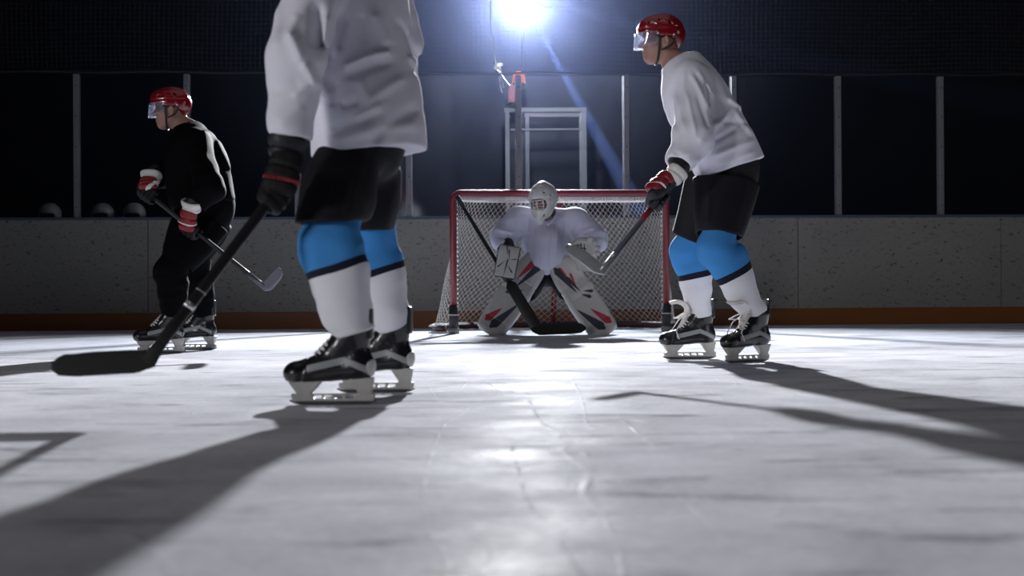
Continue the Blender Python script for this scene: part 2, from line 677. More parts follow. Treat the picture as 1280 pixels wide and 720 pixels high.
def board_material():
    m = mat('board_plastic', (.40, .39, .375), .5, spec=.35)
    nt = m.node_tree; L = nt.links.new
    b = nt.nodes['Principled BSDF']
    tc = nt.nodes.new('ShaderNodeTexCoord')
    mp = nt.nodes.new('ShaderNodeMapping'); mp.inputs['Scale'].default_value = (.75, 1, 1.3); mp.inputs['Rotation'].default_value = (0, .35, 0)
    L(tc.outputs['Object'], mp.inputs[0])
    n1 = nt.nodes.new('ShaderNodeTexNoise'); n1.inputs['Scale'].default_value = 27; n1.inputs['Detail'].default_value = 3
    n2 = nt.nodes.new('ShaderNodeTexNoise'); n2.inputs['Scale'].default_value = 1.3; n2.inputs['Detail'].default_value = 6
    n3 = nt.nodes.new('ShaderNodeTexNoise'); n3.inputs['Scale'].default_value = 45; n3.inputs['Detail'].default_value = 2
    for n in (n1, n2, n3): L(mp.outputs[0], n.inputs['Vector'])
    r = nt.nodes.new('ShaderNodeMapRange'); r.inputs[1].default_value = .62; r.inputs[2].default_value = .70
    L(n1.outputs[0], r.inputs[0])
    r3 = nt.nodes.new('ShaderNodeMapRange'); r3.inputs[1].default_value = .60; r3.inputs[2].default_value = .70; r3.inputs[4].default_value = .6
    L(n3.outputs[0], r3.inputs[0])
    mx = nt.nodes.new('ShaderNodeMath'); mx.operation = 'MAXIMUM'
    L(r.outputs[0], mx.inputs[0]); L(r3.outputs[0], mx.inputs[1])
    a = nt.nodes.new('ShaderNodeMix'); a.data_type = 'RGBA'
    a.inputs[6].default_value = (.25, .243, .228, 1); a.inputs[7].default_value = (.175, .17, .162, 1)
    L(n2.outputs[0], a.inputs[0])
    c = nt.nodes.new('ShaderNodeMix'); c.data_type = 'RGBA'; c.inputs[7].default_value = (.07, .068, .065, 1)
    L(mx.outputs[0], c.inputs[0]); L(a.outputs[2], c.inputs[6])
    L(c.outputs[2], b.inputs['Base Color'])
    return m


M['ice'] = ice_material()
M['board'] = board_material()
M['kick'] = mat('amber_kickplate', (.20, .066, .007), .5, var=.25, varscale=4)
M['cap'] = mat('blue_grey_board_cap', (.05, .07, .11), .5)
M['post'] = mat('grey_aluminium_post', (.20, .20, .22), .45, .35, var=.15, varscale=8)
M['glass'] = glassy('rink_glass', (.93, .95, .97), .035, .05, dust=.0009, dustscale=2.2)
M['dark_wall'] = mat('dark_hall_wall', (.03, .032, .04), .9, var=.4, varscale=1.2)
M['concrete'] = mat('dark_concrete_floor', (.06, .06, .065), .85, var=.4, varscale=3)
M['black_metal'] = mat('black_metal', (.015, .015, .017), .45, .3)
M['white_metal'] = mat('white_metal', (.17, .175, .19), .5, .2)


def struct(o, nm=None):
    o['kind'] = 'structure'
    return o


# ice sheet
o = MB().grid([[[x, y, 0] for y in np.linspace(-9, 14.6, 12)] for x in np.linspace(-15, 15, 14)]).build('floor_ice', M['ice'])
o.data.flip_normals() if o.data.polygons[0].normal.z < 0 else None
struct(o)
o = MB().box((0, 20.4, -.06), (16, 6.0, .06)).build('floor_hall', M['concrete'], smooth=False); struct(o)
o = MB().box((0, 26.2, 4), (16, .12, 4.2)).build('wall_rear', M['dark_wall'], smooth=False); struct(o)
o = MB().box((0, 12, 8.2), (16, 14.5, .1)).build('ceiling', M['dark_wall'], smooth=False); struct(o)

# end boards: panels with seams, kickplate, cap rail
BH = 1.085
seams = [-260, -85, 185, 456, 727, 998, 1252, 1400, 1560]
for i in range(len(seams) - 1):
    s0, s1 = bx(seams[i]), bx(seams[i + 1])
    o = MB().box(bp((s0 + s1) / 2, .03, BH / 2 + .075), ((s1 - s0) / 2 - .003, .03, BH / 2 - .076), BR, .004).build('wall_boards', M['board'], smooth=False)
    struct(o)
s0, s1 = bx(-260), bx(1560)
o = MB().box(bp((s0 + s1) / 2, .045, BH / 2), ((s1 - s0) / 2, .03, BH / 2 - .01), BR).build('wall_boards_backing', M['black_metal'], smooth=False); struct(o)
o = MB().box(bp((s0 + s1) / 2, .014, .084), ((s1 - s0) / 2, .026, .084), BR, .006).build('baseboard_rear', M['kick'], smooth=False); struct(o)
o = MB().box(bp((s0 + s1) / 2, .055, BH + .008), ((s1 - s0) / 2, .065, .014), BR, .006).build('trim_1', M['cap'], smooth=False); struct(o)

# glass panes and their posts
GT = 2.515
posts = [-190, -47, 95, 233.5, 372, 512, 650, 785, 920, 1051, 1179.5, 1307, 1433]
for i, px in enumerate(posts):
    c = bp(bx(px), .05, (BH + GT) / 2)
    mb = MB().box(c, (.026, .02, (GT - BH) / 2), BR, .004)
    mb.box(c + BN * .03, (.034, .008, (GT - BH) / 2 - .005), BR, .003)
    o = mb.build('trim_%d' % (i + 2), M['post'], smooth=False); struct(o)
    sc = MB()
    for z in np.linspace(BH + .12, GT - .12, 5):
        sc.tube([c * V(1, 1, 0) + V(0, 0, z) - BN * .019, c * V(1, 1, 0) + V(0, 0, z) - BN * .024], .007, 8)
    sc.build('screw', M['black_metal'], o)
for i in range(len(posts) - 1):
    a, b = bx(posts[i]), bx(posts[i + 1])
    o = MB().box(bp((a + b) / 2, .065, (BH + GT) / 2), ((b - a) / 2 - .02, .006, (GT - BH) / 2 - .004), BR).build('window_%d' % (i + 1), M['glass'], smooth=False)
    struct(o)

# netting above the glass, hung from the ceiling, with its bottom rope
def netting():
    mb = MB()
    zt = 5.2
    sag = lambda s, z: .03 * math.sin(s * 2.1 + z) + .05 * math.sin(s * .7 + 1)
    xs = np.arange(bx(-200), bx(1440), .047)
    zs = np.arange(GT + .03, zt, .047)
    for s in xs:
        mb.tube([bp(s + .012 * math.sin(z * 3 + s), .08 + sag(s, z), z) for z in np.linspace(GT + .02, zt, 14)], .0009, 5, cap=False)
    for z in zs:
        mb.tube([bp(s, .08 + sag(s, z), z + .018 * math.sin(s * 2.9) * math.exp(-(z - GT)) ) for s in np.linspace(xs[0], xs[-1], 70)], .0011, 5, cap=False)
    return mb


M['net_dark'] = mat('dark_netting_cord', (.07, .07, .085), .95, spec=0.0)
ro = MB()
s = np.linspace(bx(-200), bx(1440), 160)
ro.tube([bp(k, .07, GT + .022 + .006 * math.sin(k * 5)) for k in s], .014, 6)
rope = ro.build('netting_rope', M['black_metal'])
tag(rope, 'dark horizontal rope running along the top edge of the rink glass', 'rope')
nett = netting().build('safety_netting', M['net_dark'], fix=False)
tag(nett, 'fine dark safety netting hanging above the rink glass in front of the lamp', 'netting')

# loose cord hanging down the netting
pts = [at(lerp(609, 619, t) + 2 * math.sin(t * 7), lerp(-70, 84, t), 14.05) for t in np.linspace(0, 1, 26)]
mb = MB().tube(pts, .006, 6)
c = at(620, 84, 14.05)
for k in range(4):
    mb.tube([c + V(.022 * math.cos(a) * (1 + .25 * k) + .01 * k, -.01 * k, .015 * math.sin(a) + .006 * k) for a in np.linspace(0, 6.28, 18)], .005, 6, closed=True)
mb.tube([c + V(.03 + .05 * t, 0, -.02 - .16 * t + .05 * math.sin(6 * t)) for t in np.linspace(0, 1, 12)], .005, 6)
o = mb.build('hanging_cord', M['cord'])
tag(o, 'pale thin cord hanging down the netting and knotted on the rope left of the lamp', 'cord')

# ------------------------------------------------------------------ goal
M['dark_red'] = mat('worn_dark_red_base', (.045, .010, .012), .6, var=.5, varscale=14)
GL = V((564 + 3 - 640) / FPX * 12.2, 12.2, 0)
GR = V((833 - 640) / FPX * 12.36, 12.36, 0)
GC = (GL + GR) / 2
gx = unit(GR - GL); gy = V(-gx[1], gx[0], 0)
GW = np.linalg.norm(GR - GL) / 2
gp = lambda x, y, z: GC + gx * x + gy * y + V(0, 0, z)
GZ = 1.205
goal = empty('hockey_goal', GC)
tag(goal, 'red hockey goal with white cord net standing before the end boards', 'goal')


def resample(pts, n):
    P = np.array(pts, float)
    # smooth the corners a little before resampling by arc length
    for _ in range(3):
        Q = [P[0]]
        for i in range(len(P) - 1):
            Q += [P[i] * .75 + P[i + 1] * .25, P[i] * .25 + P[i + 1] * .75]
        Q.append(P[-1]); P = np.array(Q)
    d = np.concatenate([[0], np.cumsum(np.linalg.norm(np.diff(P, axis=0), axis=1))])
    return np.stack([np.interp(np.linspace(0, d[-1], n), d, P[:, i]) for i in range(P.shape[1])], 1)


# posts and crossbar: one bent red tube
bend = [(-GW, 0)] + [(-GW, z) for z in (.05, 1.1)]
fr = [gp(-GW, 0, 0), gp(-GW, 0, GZ - .07)] + [gp(-GW + .07 - .07 * math.cos(a), 0, GZ - .07 + .07 * math.sin(a)) for a in np.linspace(.2, 1.57, 7)] \
    + [gp(x, 0, GZ) for x in np.linspace(-GW + .15, GW - .15, 9)] + [gp(GW - .07 + .07 * math.sin(a), 0, GZ - .07 + .07 * math.cos(a)) for a in np.linspace(0, 1.4, 7)] + [gp(GW, 0, GZ - .07), gp(GW, 0, 0)]
MB().tube(fr, .03, 14).build('post_frame', M['red_paint'], goal)
top_c = resample([(-GW, 0), (-GW + .03, .16), (-GW + .2, .42), (-.35, .52), (.35, .52), (GW - .2, .42), (GW - .03, .16), (GW, 0)], 121)
base_c = resample([(-GW, 0), (-GW - .12, .12), (-GW - .17, .5), (-GW + .12, .95), (-.35, 1.12), (.35, 1.12), (GW - .12, .95), (GW + .17, .5), (GW + .12, .12), (GW, 0)], 121)
MB().tube([gp(x, y, GZ - .012) for x, y in top_c[4:-4]], .022, 10).build('top_bar', M['red_paint'], goal)
MB().tube([gp(x, y, .045) for x, y in base_c[3:-3]], .03, 10).build('base_bar', M['dark_red'], goal)
MB().tube([gp(.06, 1.10, .04), gp(.06, 1.04, .3), gp(.06, .8, .8), gp(.06, .53, GZ - .02)], .026, 10).build('centre_support', M['red_paint'], goal)
for s_ in (-1, 1):
    mb = MB().tube([gp(s_ * GW, 0, .0), gp(s_ * GW, 0, .24)], .041, 14)
    sl = mb.build('post_sleeve', M['boot_pad'], goal)
    sl['label'] = 'black sleeve at the foot of the post'
    MB().tube([gp(s_ * GW, 0, .158), gp(s_ * GW, 0, .166)], .0425, 14).build('sleeve_band', M['cord'], sl)
    MB().tube([gp(s_ * GW, -.0, .0), gp(s_ * GW, 0, .05)], .048, 12).build('post_foot', M['white_metal'], sl)


def netpoint(u, w):
    """u along the frame 0..1, w from crossbar (0) over the top (to WT) and down the back to the ice (1)"""
    WT = .30
    i = np.clip(u, 0, 1) * 120
    k = np.minimum(i.astype(int), 119); f = (i - k)[:, None]
    T = top_c[k] * (1 - f) + top_c[k + 1] * f
    Bc = base_c[k] * (1 - f) + base_c[k + 1] * f
    q = np.clip((w - WT) / (1 - WT), 0, 1)[:, None]
    # the back hangs in a slack curve
    bow = np.sin(q * math.pi) * .07
    XY = T * (1 - q ** .9) + Bc * q ** .9
    XY = XY * (1 - bow * V(.25, 1)[None, :] * .8)
    z = (GZ - .03) * (1 - q[:, 0]) + .05 * q[:, 0]
    p = np.clip(w / WT, 0, 1)
    y = XY[:, 1] * np.where(w < WT, p, 1)
    z = z - np.where(w < WT, np.sin(p * math.pi) * .035, 0)
    wob = .012 * np.sin(u * 31 + w * 9) + .01 * np.sin(u * 13 - w * 21)
    x = XY[:, 0] + wob * .5
    y = y + wob
    return GC[None] + gx[None] * x[:, None] + gy[None] * y[:, None] + np.stack([0 * z, 0 * z, z], 1)


mb = MB()
LU, LW = 3.5, 1.75
cell = .062
for sg in (1, -1):
    for c0 in np.arange(-LW - .02, LU + LW, cell):
        # lines u - sg*w = c
        w = np.linspace(0, 1, 46) * LW
        u = c0 + sg * w
        k = (u >= 0) & (u <= LU)
        if k.sum() < 3: continue
        P = netpoint(u[k] / LU, w[k] / LW)
        mb.tube(P, .0019, 4, cap=False)
mb.build('net', M['cord'], goal, fix=False)
# lacing rope under the crossbar and up the posts
mb = MB()
for ph in (0, math.pi):
    t = np.linspace(0, 1, 700)
    a = t * 2 * math.pi * 34 + ph
    mb.tube([gp(-GW + .09 + (2 * GW - .18) * tt, .022 + .012 * math.cos(aa), GZ - .04 + .013 * math.sin(aa)) for tt, aa in zip(t, a)], .010, 5)
mb.build('crossbar_lacing', M['cord'], goal)
for s_ in (-1, 1):
    mb = MB()
    t = np.linspace(0, 1, 420); a = t * 2 * math.pi * 26
    mb.tube([gp(s_ * (GW - .012) + .026 * math.cos(aa), .026 + .026 * math.sin(aa), .06 + (GZ - .16) * tt) for tt, aa in zip(t, a)], .0045, 5)
    mb.build('post_lacing', M['cord'], goal)

# ridges of shaved ice along the goal base
rnd = random.Random(3)


def snow_strip(pts, n, r, name, label):
    mbn = MB()
    for k in range(n):
        t = rnd.random() * (len(pts) - 1)
        i = int(t); p = lerp(pts[i], pts[min(i + 1, len(pts) - 1)], t - i) + V(rnd.gauss(0, .02), rnd.gauss(0, .02), 0)
        rr = r * rnd.uniform(.4, 1.2)
        a = np.linspace(0, 6.28, 8)[:-1]
        rings = []
        for h, q in ((-.1, 1.0), (.3, .9 * rnd.uniform(.8, 1.1)), (.62, .6 * rnd.uniform(.7, 1.2)), (.8, .2)):
            rings.append([[p[0] + rr * 1.5 * q * math.cos(x) * rnd.uniform(.85, 1.15), p[1] + rr * q * math.sin(x), p[2] + h * rr] for x in a])
        mbn.sweep(rings)
    ob = mbn.build(name, M['snow'])
    tag(ob, label, 'snow', kind='stuff')


snow_strip([gp(x, y, .0) for x, y in base_c], 420, .022, 'ice_shavings', 'white ice shavings heaped along the base of the goal')
snow_strip([gp(x * 1.0, y, .06) for x, y in base_c[6:46]] , 90, .022, 'snow_crust', 'snow crust lying on the left base bar of the goal')

# ------------------------------------------------------------------ behind the glass
# glazed booth
booth = empty('goal_judge_booth', at(683, 400, 14.75) * V(1, 1, 0))
tag(booth, 'glazed white metal booth behind the rink glass above the goal', 'booth')
zt = at(680, 138, 14.6)[2]
xl, xr = at(634, 138, 14.6)[0], at(729, 138, 14.6)[0]
for (x, y, w) in ((xl, 14.56, .022), (xr, 14.56, .03), (xl + .21, 15.0, .022), (xr + .0, 15.0, .022)):
    MB().box((x, y, zt / 2), (w, .022, zt / 2 - .02), None, .004).build('post', M['white_metal'], booth, smooth=False)
MB().box(((xl + xr) / 2, 14.56, zt), ((xr - xl) / 2 + .03, .025, .022), None, .005).build('top_rail', M['white_metal'], booth, smooth=False)
MB().box(((xl + xr) / 2, 14.56, zt - .20), ((xr - xl) / 2 - .03, .014, .010), None, .003).build('middle_rail', M['white_metal'], booth, smooth=False)
MB().box(((xl + xr) / 2 + .1, 15.0, zt), ((xr - xl) / 2 - .08, .022, .022), None, .005).build('rear_rail', M['white_metal'], booth, smooth=False)
MB().box(((xl + xr) / 2, 14.56, zt / 2 - .05), ((xr - xl) / 2 - .03, .004, zt / 2 - .08)).build('glass_panel', M['glass'], booth, smooth=False)



def lens_mat(name, col):
    m = bpy.data.materials.new(name); m.use_nodes = True
    nt = m.node_tree; nt.nodes.clear()
    df = nt.nodes.new('ShaderNodeBsdfDiffuse'); df.inputs[0].default_value = (*col, 1)
    tl = nt.nodes.new('ShaderNodeBsdfTranslucent'); tl.inputs[0].default_value = (*col, 1)
    ms = nt.nodes.new('ShaderNodeMixShader'); ms.inputs[0].default_value = .15
    o_ = nt.nodes.new('ShaderNodeOutputMaterial')
    nt.links.new(df.outputs[0], ms.inputs[1]); nt.links.new(tl.outputs[0], ms.inputs[2]); nt.links.new(ms.outputs[0], o_.inputs[0])
    return m


M['red_lens'] = lens_mat('red_lamp_lens', (.48, .22, .24))
M['orange_lens'] = lens_mat('orange_lamp_lens', (.8, .17, .02))


def lamp_dome(name, c, r, hgt, lens, label, cat):
    e = empty(name, c)
    tag(e, label, cat)
    ang = np.linspace(0, 2 * math.pi, 20, endpoint=False)
    prof = [(1.05, 0), (1.05, .05), (1, .06), (1.0, .55), (.92, .75), (.7, .92), (.35, 1.0)]
    MB().sweep([[[c[0] + r * q * math.cos(a), c[1] + r * q * math.sin(a), c[2] + h * hgt] for a in ang] for q, h in prof]).build('lens', M[lens], e)
    MB().sweep([[[c[0] + r * q * math.cos(a), c[1] + r * q * math.sin(a), c[2] + h] for a in ang] for q, h in ((1.1, -.05), (1.25, -.04), (1.25, -.005), (1.1, .0))]).build('lamp_base', M['black_metal'], e)
    return e


cz = zt + .075
e = lamp_dome('goal_light', V(at(641, 137, 14.56)[0], 14.56, cz), .045, .19, 'red_lens', 'red goal light standing on the left corner of the booth', 'light')
p = at(640.5, 143, 14.56)
MB().tube([p + V(-.02, 0, -.02), p + V(-.07, 0, -.12)], .012, 8).build('cable', M['black_metal'], e)
c = at(648.5, 104, 14.6)
e = lamp_dome('warning_light', c, .062, .12, 'orange_lens', 'orange warning light behind the glass post under the lamp', 'light')
MB().tube([c + V(0, 0, -.05), c + V(-.10, .02, -.02), c + V(-.22, .03, .14)], .008, 6).build('cable', M['black_metal'], e)

# pale helmets on a dark bench behind the boards, seen over the cap rail
bench = empty('players_bench', bp(bx(90), .9, 0))
tag(bench, 'dark bench behind the boards below the three pale helmets', 'bench')
MB().box(bp(bx(90), .85, 1.03), (.75, .22, .03), BR, .008).build('seat', M['black_metal'], bench, smooth=False)
for dx in (-.6, .6):
    MB().box(bp(bx(90) + dx, .85, .5), (.04, .18, .5), BR, .008).build('leg', M['black_metal'], bench, smooth=False)
M['pale_helmet'] = mat('pale_helmet_shell', (.20, .20, .20), .6)


def spare_helmet(px, label):
    c = bp(bx(px), .8, 1.06 + .118)

    def f(P):
        Q = P - c
        d = ell(Q, (0, 0, 0), (.115, .135, .12))
        d = np.maximum(d, -ell(Q, (0, 0, -.02), (.098, .118, .105)))
        d = smax(d, -rbox(Q, (0, -.13, -.06), (.075, .09, .06), .02), .01)
        d = np.maximum(d, -(Q[:, 2] + .112))
        for k in (-.05, 0, .05):
            d = smax(d, -rc(Q, (k, -.05, .12), (k, .05, .125), .009, .009), .006)
        return d
    h = sdf_obj('spare_helmet', f, c - .15, c + .15, .006, M['pale_helmet'])
    tag(h, label, 'helmet', 'spare helmets behind the boards')


spare_helmet(36, 'pale helmet behind the boards near the left edge of the picture')
spare_helmet(106, 'pale helmet behind the boards just right of the leftmost glass post')
spare_helmet(148, 'pale helmet behind the boards beside the black-shirted player')

# the floodlight that lights the scene, on its stand
fl = empty('floodlight', (LAMP[0], LAMP[1] + .25, 0))
tag(fl, 'blazing white floodlight on a tall stand behind the rink glass', 'light')
aim = unit(V(0.1, 2.0, 0.6) - LAMP)
R0 = np.stack([unit(np.cross(aim, V(0, 0, 1))), np.cross(unit(np.cross(aim, V(0, 0, 1))), aim), aim], 1)
ang = np.linspace(0, 2 * math.pi, 28, endpoint=False)
disc = lambda r, d: [LAMP + R0 @ V(1.15 * r * math.cos(a), 1.15 * r * math.sin(a), 1.15 * d) for a in ang]
MB().sweep([disc(.05, -.30), disc(.09, -.28), disc(.10, -.14), disc(.15, -.05), disc(.155, -.0), disc(.145, -.0), disc(.12, -.06)], cap=True).build('housing', M['black_metal'], fl)
em = bpy.data.materials.new('lit_lamp_face'); em.use_nodes = True
nt = em.node_tree; nt.nodes.clear()
e_ = nt.nodes.new('ShaderNodeEmission'); e_.inputs[0].default_value = (.93, .96, 1, 1); e_.inputs[1].default_value = 55
o_ = nt.nodes.new('ShaderNodeOutputMaterial'); nt.links.new(e_.outputs[0], o_.inputs[0])
MB().sweep([disc(.138, -.030), disc(.10, -.022), disc(.02, -.018)]).build('lamp_face', em, fl)
MB().tube([LAMP + V(0, .25, -.1), LAMP + V(0, .25, -.30), V(LAMP[0], LAMP[1] + .25, 1.6), V(LAMP[0], LAMP[1] + .25, .03)], .02, 10).build('stand_pole', M['black_metal'], fl)
for k in range(3):
    a = k * 2.094 + .4
    MB().tube([V(LAMP[0], LAMP[1] + .25, .7), V(LAMP[0] + .5 * math.cos(a), LAMP[1] + .25 + .5 * math.sin(a), .02)], .014, 8).build('leg', M['black_metal'], fl)


def spot(name, target, watts, size, blend, radius, col=(1, 1, 1)):
    d = bpy.data.lights.new(name, 'SPOT')
    d.energy = watts; d.spot_size = math.radians(size); d.spot_blend = blend
    d.shadow_soft_size = radius; d.color = col
    o = bpy.data.objects.new(name, d); COL.objects.link(o)
    o.parent = fl
    o.location = tuple(LAMP + aim * .02 - V(LAMP[0], LAMP[1] + .25, 0))
    o.rotation_euler = (Vector(target) - Vector(LAMP)).to_track_quat('-Z', 'Y').to_euler()
    return o


spot('flood_beam', (0.2, 0.5, 2.8), LAMP_W, 102, 1.0, .13, (.95, .97, 1.0))
t1 = at(786, 240, 15.5)
spot('added_streak', LAMP + (t1 - LAMP) * 1.0, BEAM_W, 4.2, .5, .02, (.55, .7, 1.0))  # added narrow spot, draws the bright streak below the lamp
spot('added_side_streak', at(872, 47, 17.0), BEAM_W * .12, 5.0, .8, .02, (.55, .7, 1.0))  # second added spot, draws the fainter streak to the right

# light haze hanging in the hall around the lamp
hz = bpy.data.materials.new('hall_haze'); hz.use_nodes = True
nt = hz.node_tree; nt.nodes.clear()
pv = nt.nodes.new('ShaderNodeVolumeScatter'); pv.inputs['Color'].default_value = (.42, .53, 1, 1)
pv.inputs['Density'].default_value = .0008; pv.inputs['Anisotropy'].default_value = .86
o_ = nt.nodes.new('ShaderNodeOutputMaterial'); nt.links.new(pv.outputs[0], o_.inputs['Volume'])
o = MB().box((0, 15.9, 3.6), (8.5, 5.1, 3.55)).build('haze', hz, smooth=False)
tag(o, 'thin bluish haze hanging in the air around the lamp', 'haze', kind='stuff')

# ------------------------------------------------------------------ equipment shared by the players
def frame_from_x(x, up=(0, 0, 1)):
    x = unit(x); z = np.asarray(up, float); z = unit(z - x * (z @ x)); y = np.cross(z, x)
    return np.stack([x, y, z], 1)


_skate_cache = {}


def skate_meshes(kind, h):
    """one skate, toe along +x, blade standing on z = 0"""
    if (kind, h) in _skate_cache: return _skate_cache[(kind, h)]
    felt = kind == 'felt'

    def boot(P):
        d = chain(P, [(-.095, 0, .128), (-.03, 0, .125), (.07, 0, .110), (.118, 0, .104)], [.046, .044, .044, .040])
        d = smin(d, ell(P, (.118, 0, .108), (.048, .046, .036)), .02)
        d = smin(d, chain(P, [(-.085, 0, .135), (-.082, 0, .19), (-.078, 0, .245)], [.044, .043, .055]), .03)
        d = smin(d, chain(P, [(-.02, 0, .19), (.06, 0, .13)], [.036, .034]), .03)
        d = smin(d, chain(P, [(-.055, 0, .24), (-.03, 0, .2)], [.05, .042]), .03)
        sole = .078 + np.clip(-P[:, 0], 0, .1) * .08
        d = smax(d, sole - P[:, 2], .008)
        d = smax(d, P[:, 2] - (.262 - np.clip(P[:, 0] + .06, -.05, .1) * .3), .008)
        # ankle opening
        d = smax(d, -chain(P, [(-.072, 0, .235), (-.066, 0, .32)], [.034, .046]), .006)
        # throat where the laces run
        d = smax(d, -chain(P, [(-.005, 0, .262), (.065, 0, .158)], [.018, .012]), .01)
        # toe cap edge
        d = d + .0035 * np.exp(-((P[:, 0] - .098 + (P[:, 2] - .1) * .25) / .004) ** 2)
        return d
    lo, hi = (-.16, -.07, .06), (.18, .07, .32)
    me_boot = sdf_mesh('boot', boot, lo, hi, h, M['boot'])

    def trim(P):
        # raised quarter panel: a chevron running from the toe along the side up over the heel
        d = boot(P) - .0035
        x, z = P[:, 0], P[:, 2]
        line = np.where(x > -.05, .128 + (.06 - x) * .22, .152 - (-.05 - x) * .45)
        band = np.abs(z - line) - .0125
        return np.maximum(np.maximum(d, band), np.maximum(x - .08, -.125 - x))
    me_trim = sdf_mesh('quarter_trim', trim, lo, hi, min(h, .0032), M['boot_trim'])

    def cap(P):
        d = boot(P) - .004
        c = ell(P, (-.138, 0, .125), (.030, .06, .030))
        return np.maximum(d, c)
    me_cap = sdf_mesh('heel_cap', cap, lo, hi, min(h, .0032), M['white_leather'])

    def guard(P):
        return smax(np.abs(rc(P, (-.078, 0, .2), (-.078, 0, .4), .056, .056)) - .006, np.maximum(P[:, 0] + .105, np.maximum(.22 - P[:, 2], np.maximum(P[:, 2] - .325, np.abs(P[:, 1]) - .034))), .008)
    me_guard = sdf_mesh('tendon_guard', guard, (-.17, -.06, .2), (-.05, .06, .39), min(h, .004), M['boot'])

    def hold(P):
        x, y, z = P[:, 0], P[:, 1], P[:, 2]
        w = .011 + np.clip(z - .03, 0, 1) * .28
        front = np.maximum(np.abs(x - .095 + (z - .05) * .12) - (.026 + np.clip(z - .04, 0, 1) * .80), 0)
        rear = np.maximum(np.abs(x + .108 - (z - .05) * .25) - (.022 + np.clip(z - .04, 0, 1) * .40), 0)
        bar = np.maximum(np.abs(x + .002) - .142, np.abs(z - .0255) - .0135)
        tower = np.minimum(front, rear)
        d2 = np.minimum(np.where(tower > 0, tower, -.004), bar)
        for cx in (-.060, -.022, .016, .05):
            d2 = np.maximum(d2, -np.maximum(np.abs(x - cx) - .0145, np.abs(z - .0275) - .0055))
        d = np.maximum(d2, np.abs(y) - w)
        d = np.maximum(d, np.maximum(.012 - z, z - (.084 + np.clip(-x, 0, .1) * .08)))
        # rounded ends
        d = np.maximum(d, np.maximum(x - (.146 - np.clip(.05 - z, 0, 1) * .25), -(x + .150 - np.clip(.05 - z, 0, 1) * .25)))
        return d
    me_hold = sdf_mesh('blade_holder', hold, (-.17, -.05, 0), (.17, .05, .1), min(h, .0035), M['holder'])
    t = np.linspace(-1, 1, 25)
    mb = MB()
    rings = []
    for k in t:
        x = k * .147
        zb = max(0.0, (abs(k) - .72) / .28) ** 2 * .013 + .0002
        rings.append([[x, -.002, zb], [x, .002, zb], [x, .002, .017], [x, -.002, .017]])
    o = mb.sweep(rings).build('tmp', M['steel'], smooth=False)
    me_blade = o.data; bpy.data.objects.remove(o); me_blade.name = 'runner'
    # laces: crossing rows and a bow
    mb = MB()
    for k in range(7):
        u = k / 6
        c = lerp(V(.058, 0, .170), V(-.018, 0, .248), u)
        wd = .030 - .004 * u
        n = V(.7, 0, .7)
        for s_ in (-1, 1):
            mb.tube([c + V(0, s_ * wd, 0) - n * .014, c + V(-.003, s_ * wd * .5, .0) + n * .004, c + V(-.008, -s_ * wd * .2, .008) + n * .006, c + V(-.012, -s_ * wd, .012) - n * .014], .0034, 6)
    if felt:
        for s_ in (-1, 1):
            a = np.linspace(0, 2 * math.pi, 16)
            mb.tube([V(.0, s_ * .01, .255) + V(.075 * math.sin(q / 2), s_ * (.03 * math.sin(q) + .03 * math.sin(q / 2)), -.055 * math.sin(q / 2) ** 2 * (1 + .4 * math.cos(q))) for q in a], .0036, 6)
            mb.tube([V(.0, s_ * .01, .255), V(.05, s_ * .05, .21), V(.085, s_ * .055, .155), V(.07, s_ * .062, .11)], .0034, 6)
    o = mb.build('tmp', M['lace'])
    me_lace = o.data; bpy.data.objects.remove(o); me_lace.name = 'laces'
    me_tongue = None
    if felt:
        pts = [V(.045, 0, .19), V(.012, 0, .258), V(.022, 0, .290), V(.062, 0, .312), V(.100, 0, .302)]
        P_ = resample(pts, 14)
        rings = []
        for i, p in enumerate(P_):
            tt = i / 13
            w = .022 + .024 * math.sin(min(1, tt * 1.2) * math.pi * .6)
            th = .008 + .003 * math.sin(tt * math.pi)
            d_ = unit(P_[min(i + 1, 13)] - P_[max(i - 1, 0)]); nn = np.cross(d_, V(0, 1, 0))
            rings.append([p + V(0, w * math.cos(a), 0) + nn * (th * math.sin(a) + .010 * math.cos(a) ** 2) for a in np.linspace(0, 2 * math.pi, 12, endpoint=False)])
        o = MB().sweep(rings).build('tmp', M['felt'])
        me_tongue = o.data; bpy.data.objects.remove(o); me_tongue.name = 'tongue'
    r = dict(boot=me_boot, quarter_trim=me_trim, heel_cap=me_cap, tendon_guard=me_guard, blade_holder=me_hold, runner=me_blade, laces=me_lace, tongue=me_tongue)
    if kind == 'black':
        r['heel_cap'] = None
    if felt: r['heel_cap'] = None
    _skate_cache[(kind, h)] = r
    return r


def add_skate(person, loc, toe, kind, h, tilt=0.0, pitch=0.0):
    ms = skate_meshes(kind, h)
    R = frame_from_x(toe) @ np.array(Matrix.Rotation(tilt, 3, 'X')) @ np.array(Matrix.Rotation(pitch, 3, 'Y'))
    mw_ = Matrix([[*R[i], loc[i]] for i in range(3)] + [[0, 0, 0, 1]])
    sk = bpy.data.objects.new('skate', ms['boot'])
    link(sk, person)
    sk.matrix_basis = mw_
    for k in ('quarter_trim', 'heel_cap', 'tendon_guard', 'blade_holder', 'runner', 'laces', 'tongue'):
        if ms[k] is None: continue
        o = bpy.data.objects.new(k, ms[k])
        COL.objects.link(o)
        o.parent = sk
        if k == 'blade_holder': o['label'] = 'white blade holder'
        if k == 'laces': o['label'] = 'white laces'
        if k == 'tongue': o['label'] = 'pale felt tongue standing up'
    return lambda x, y, z: np.asarray(loc) + R @ V(x, y, z)


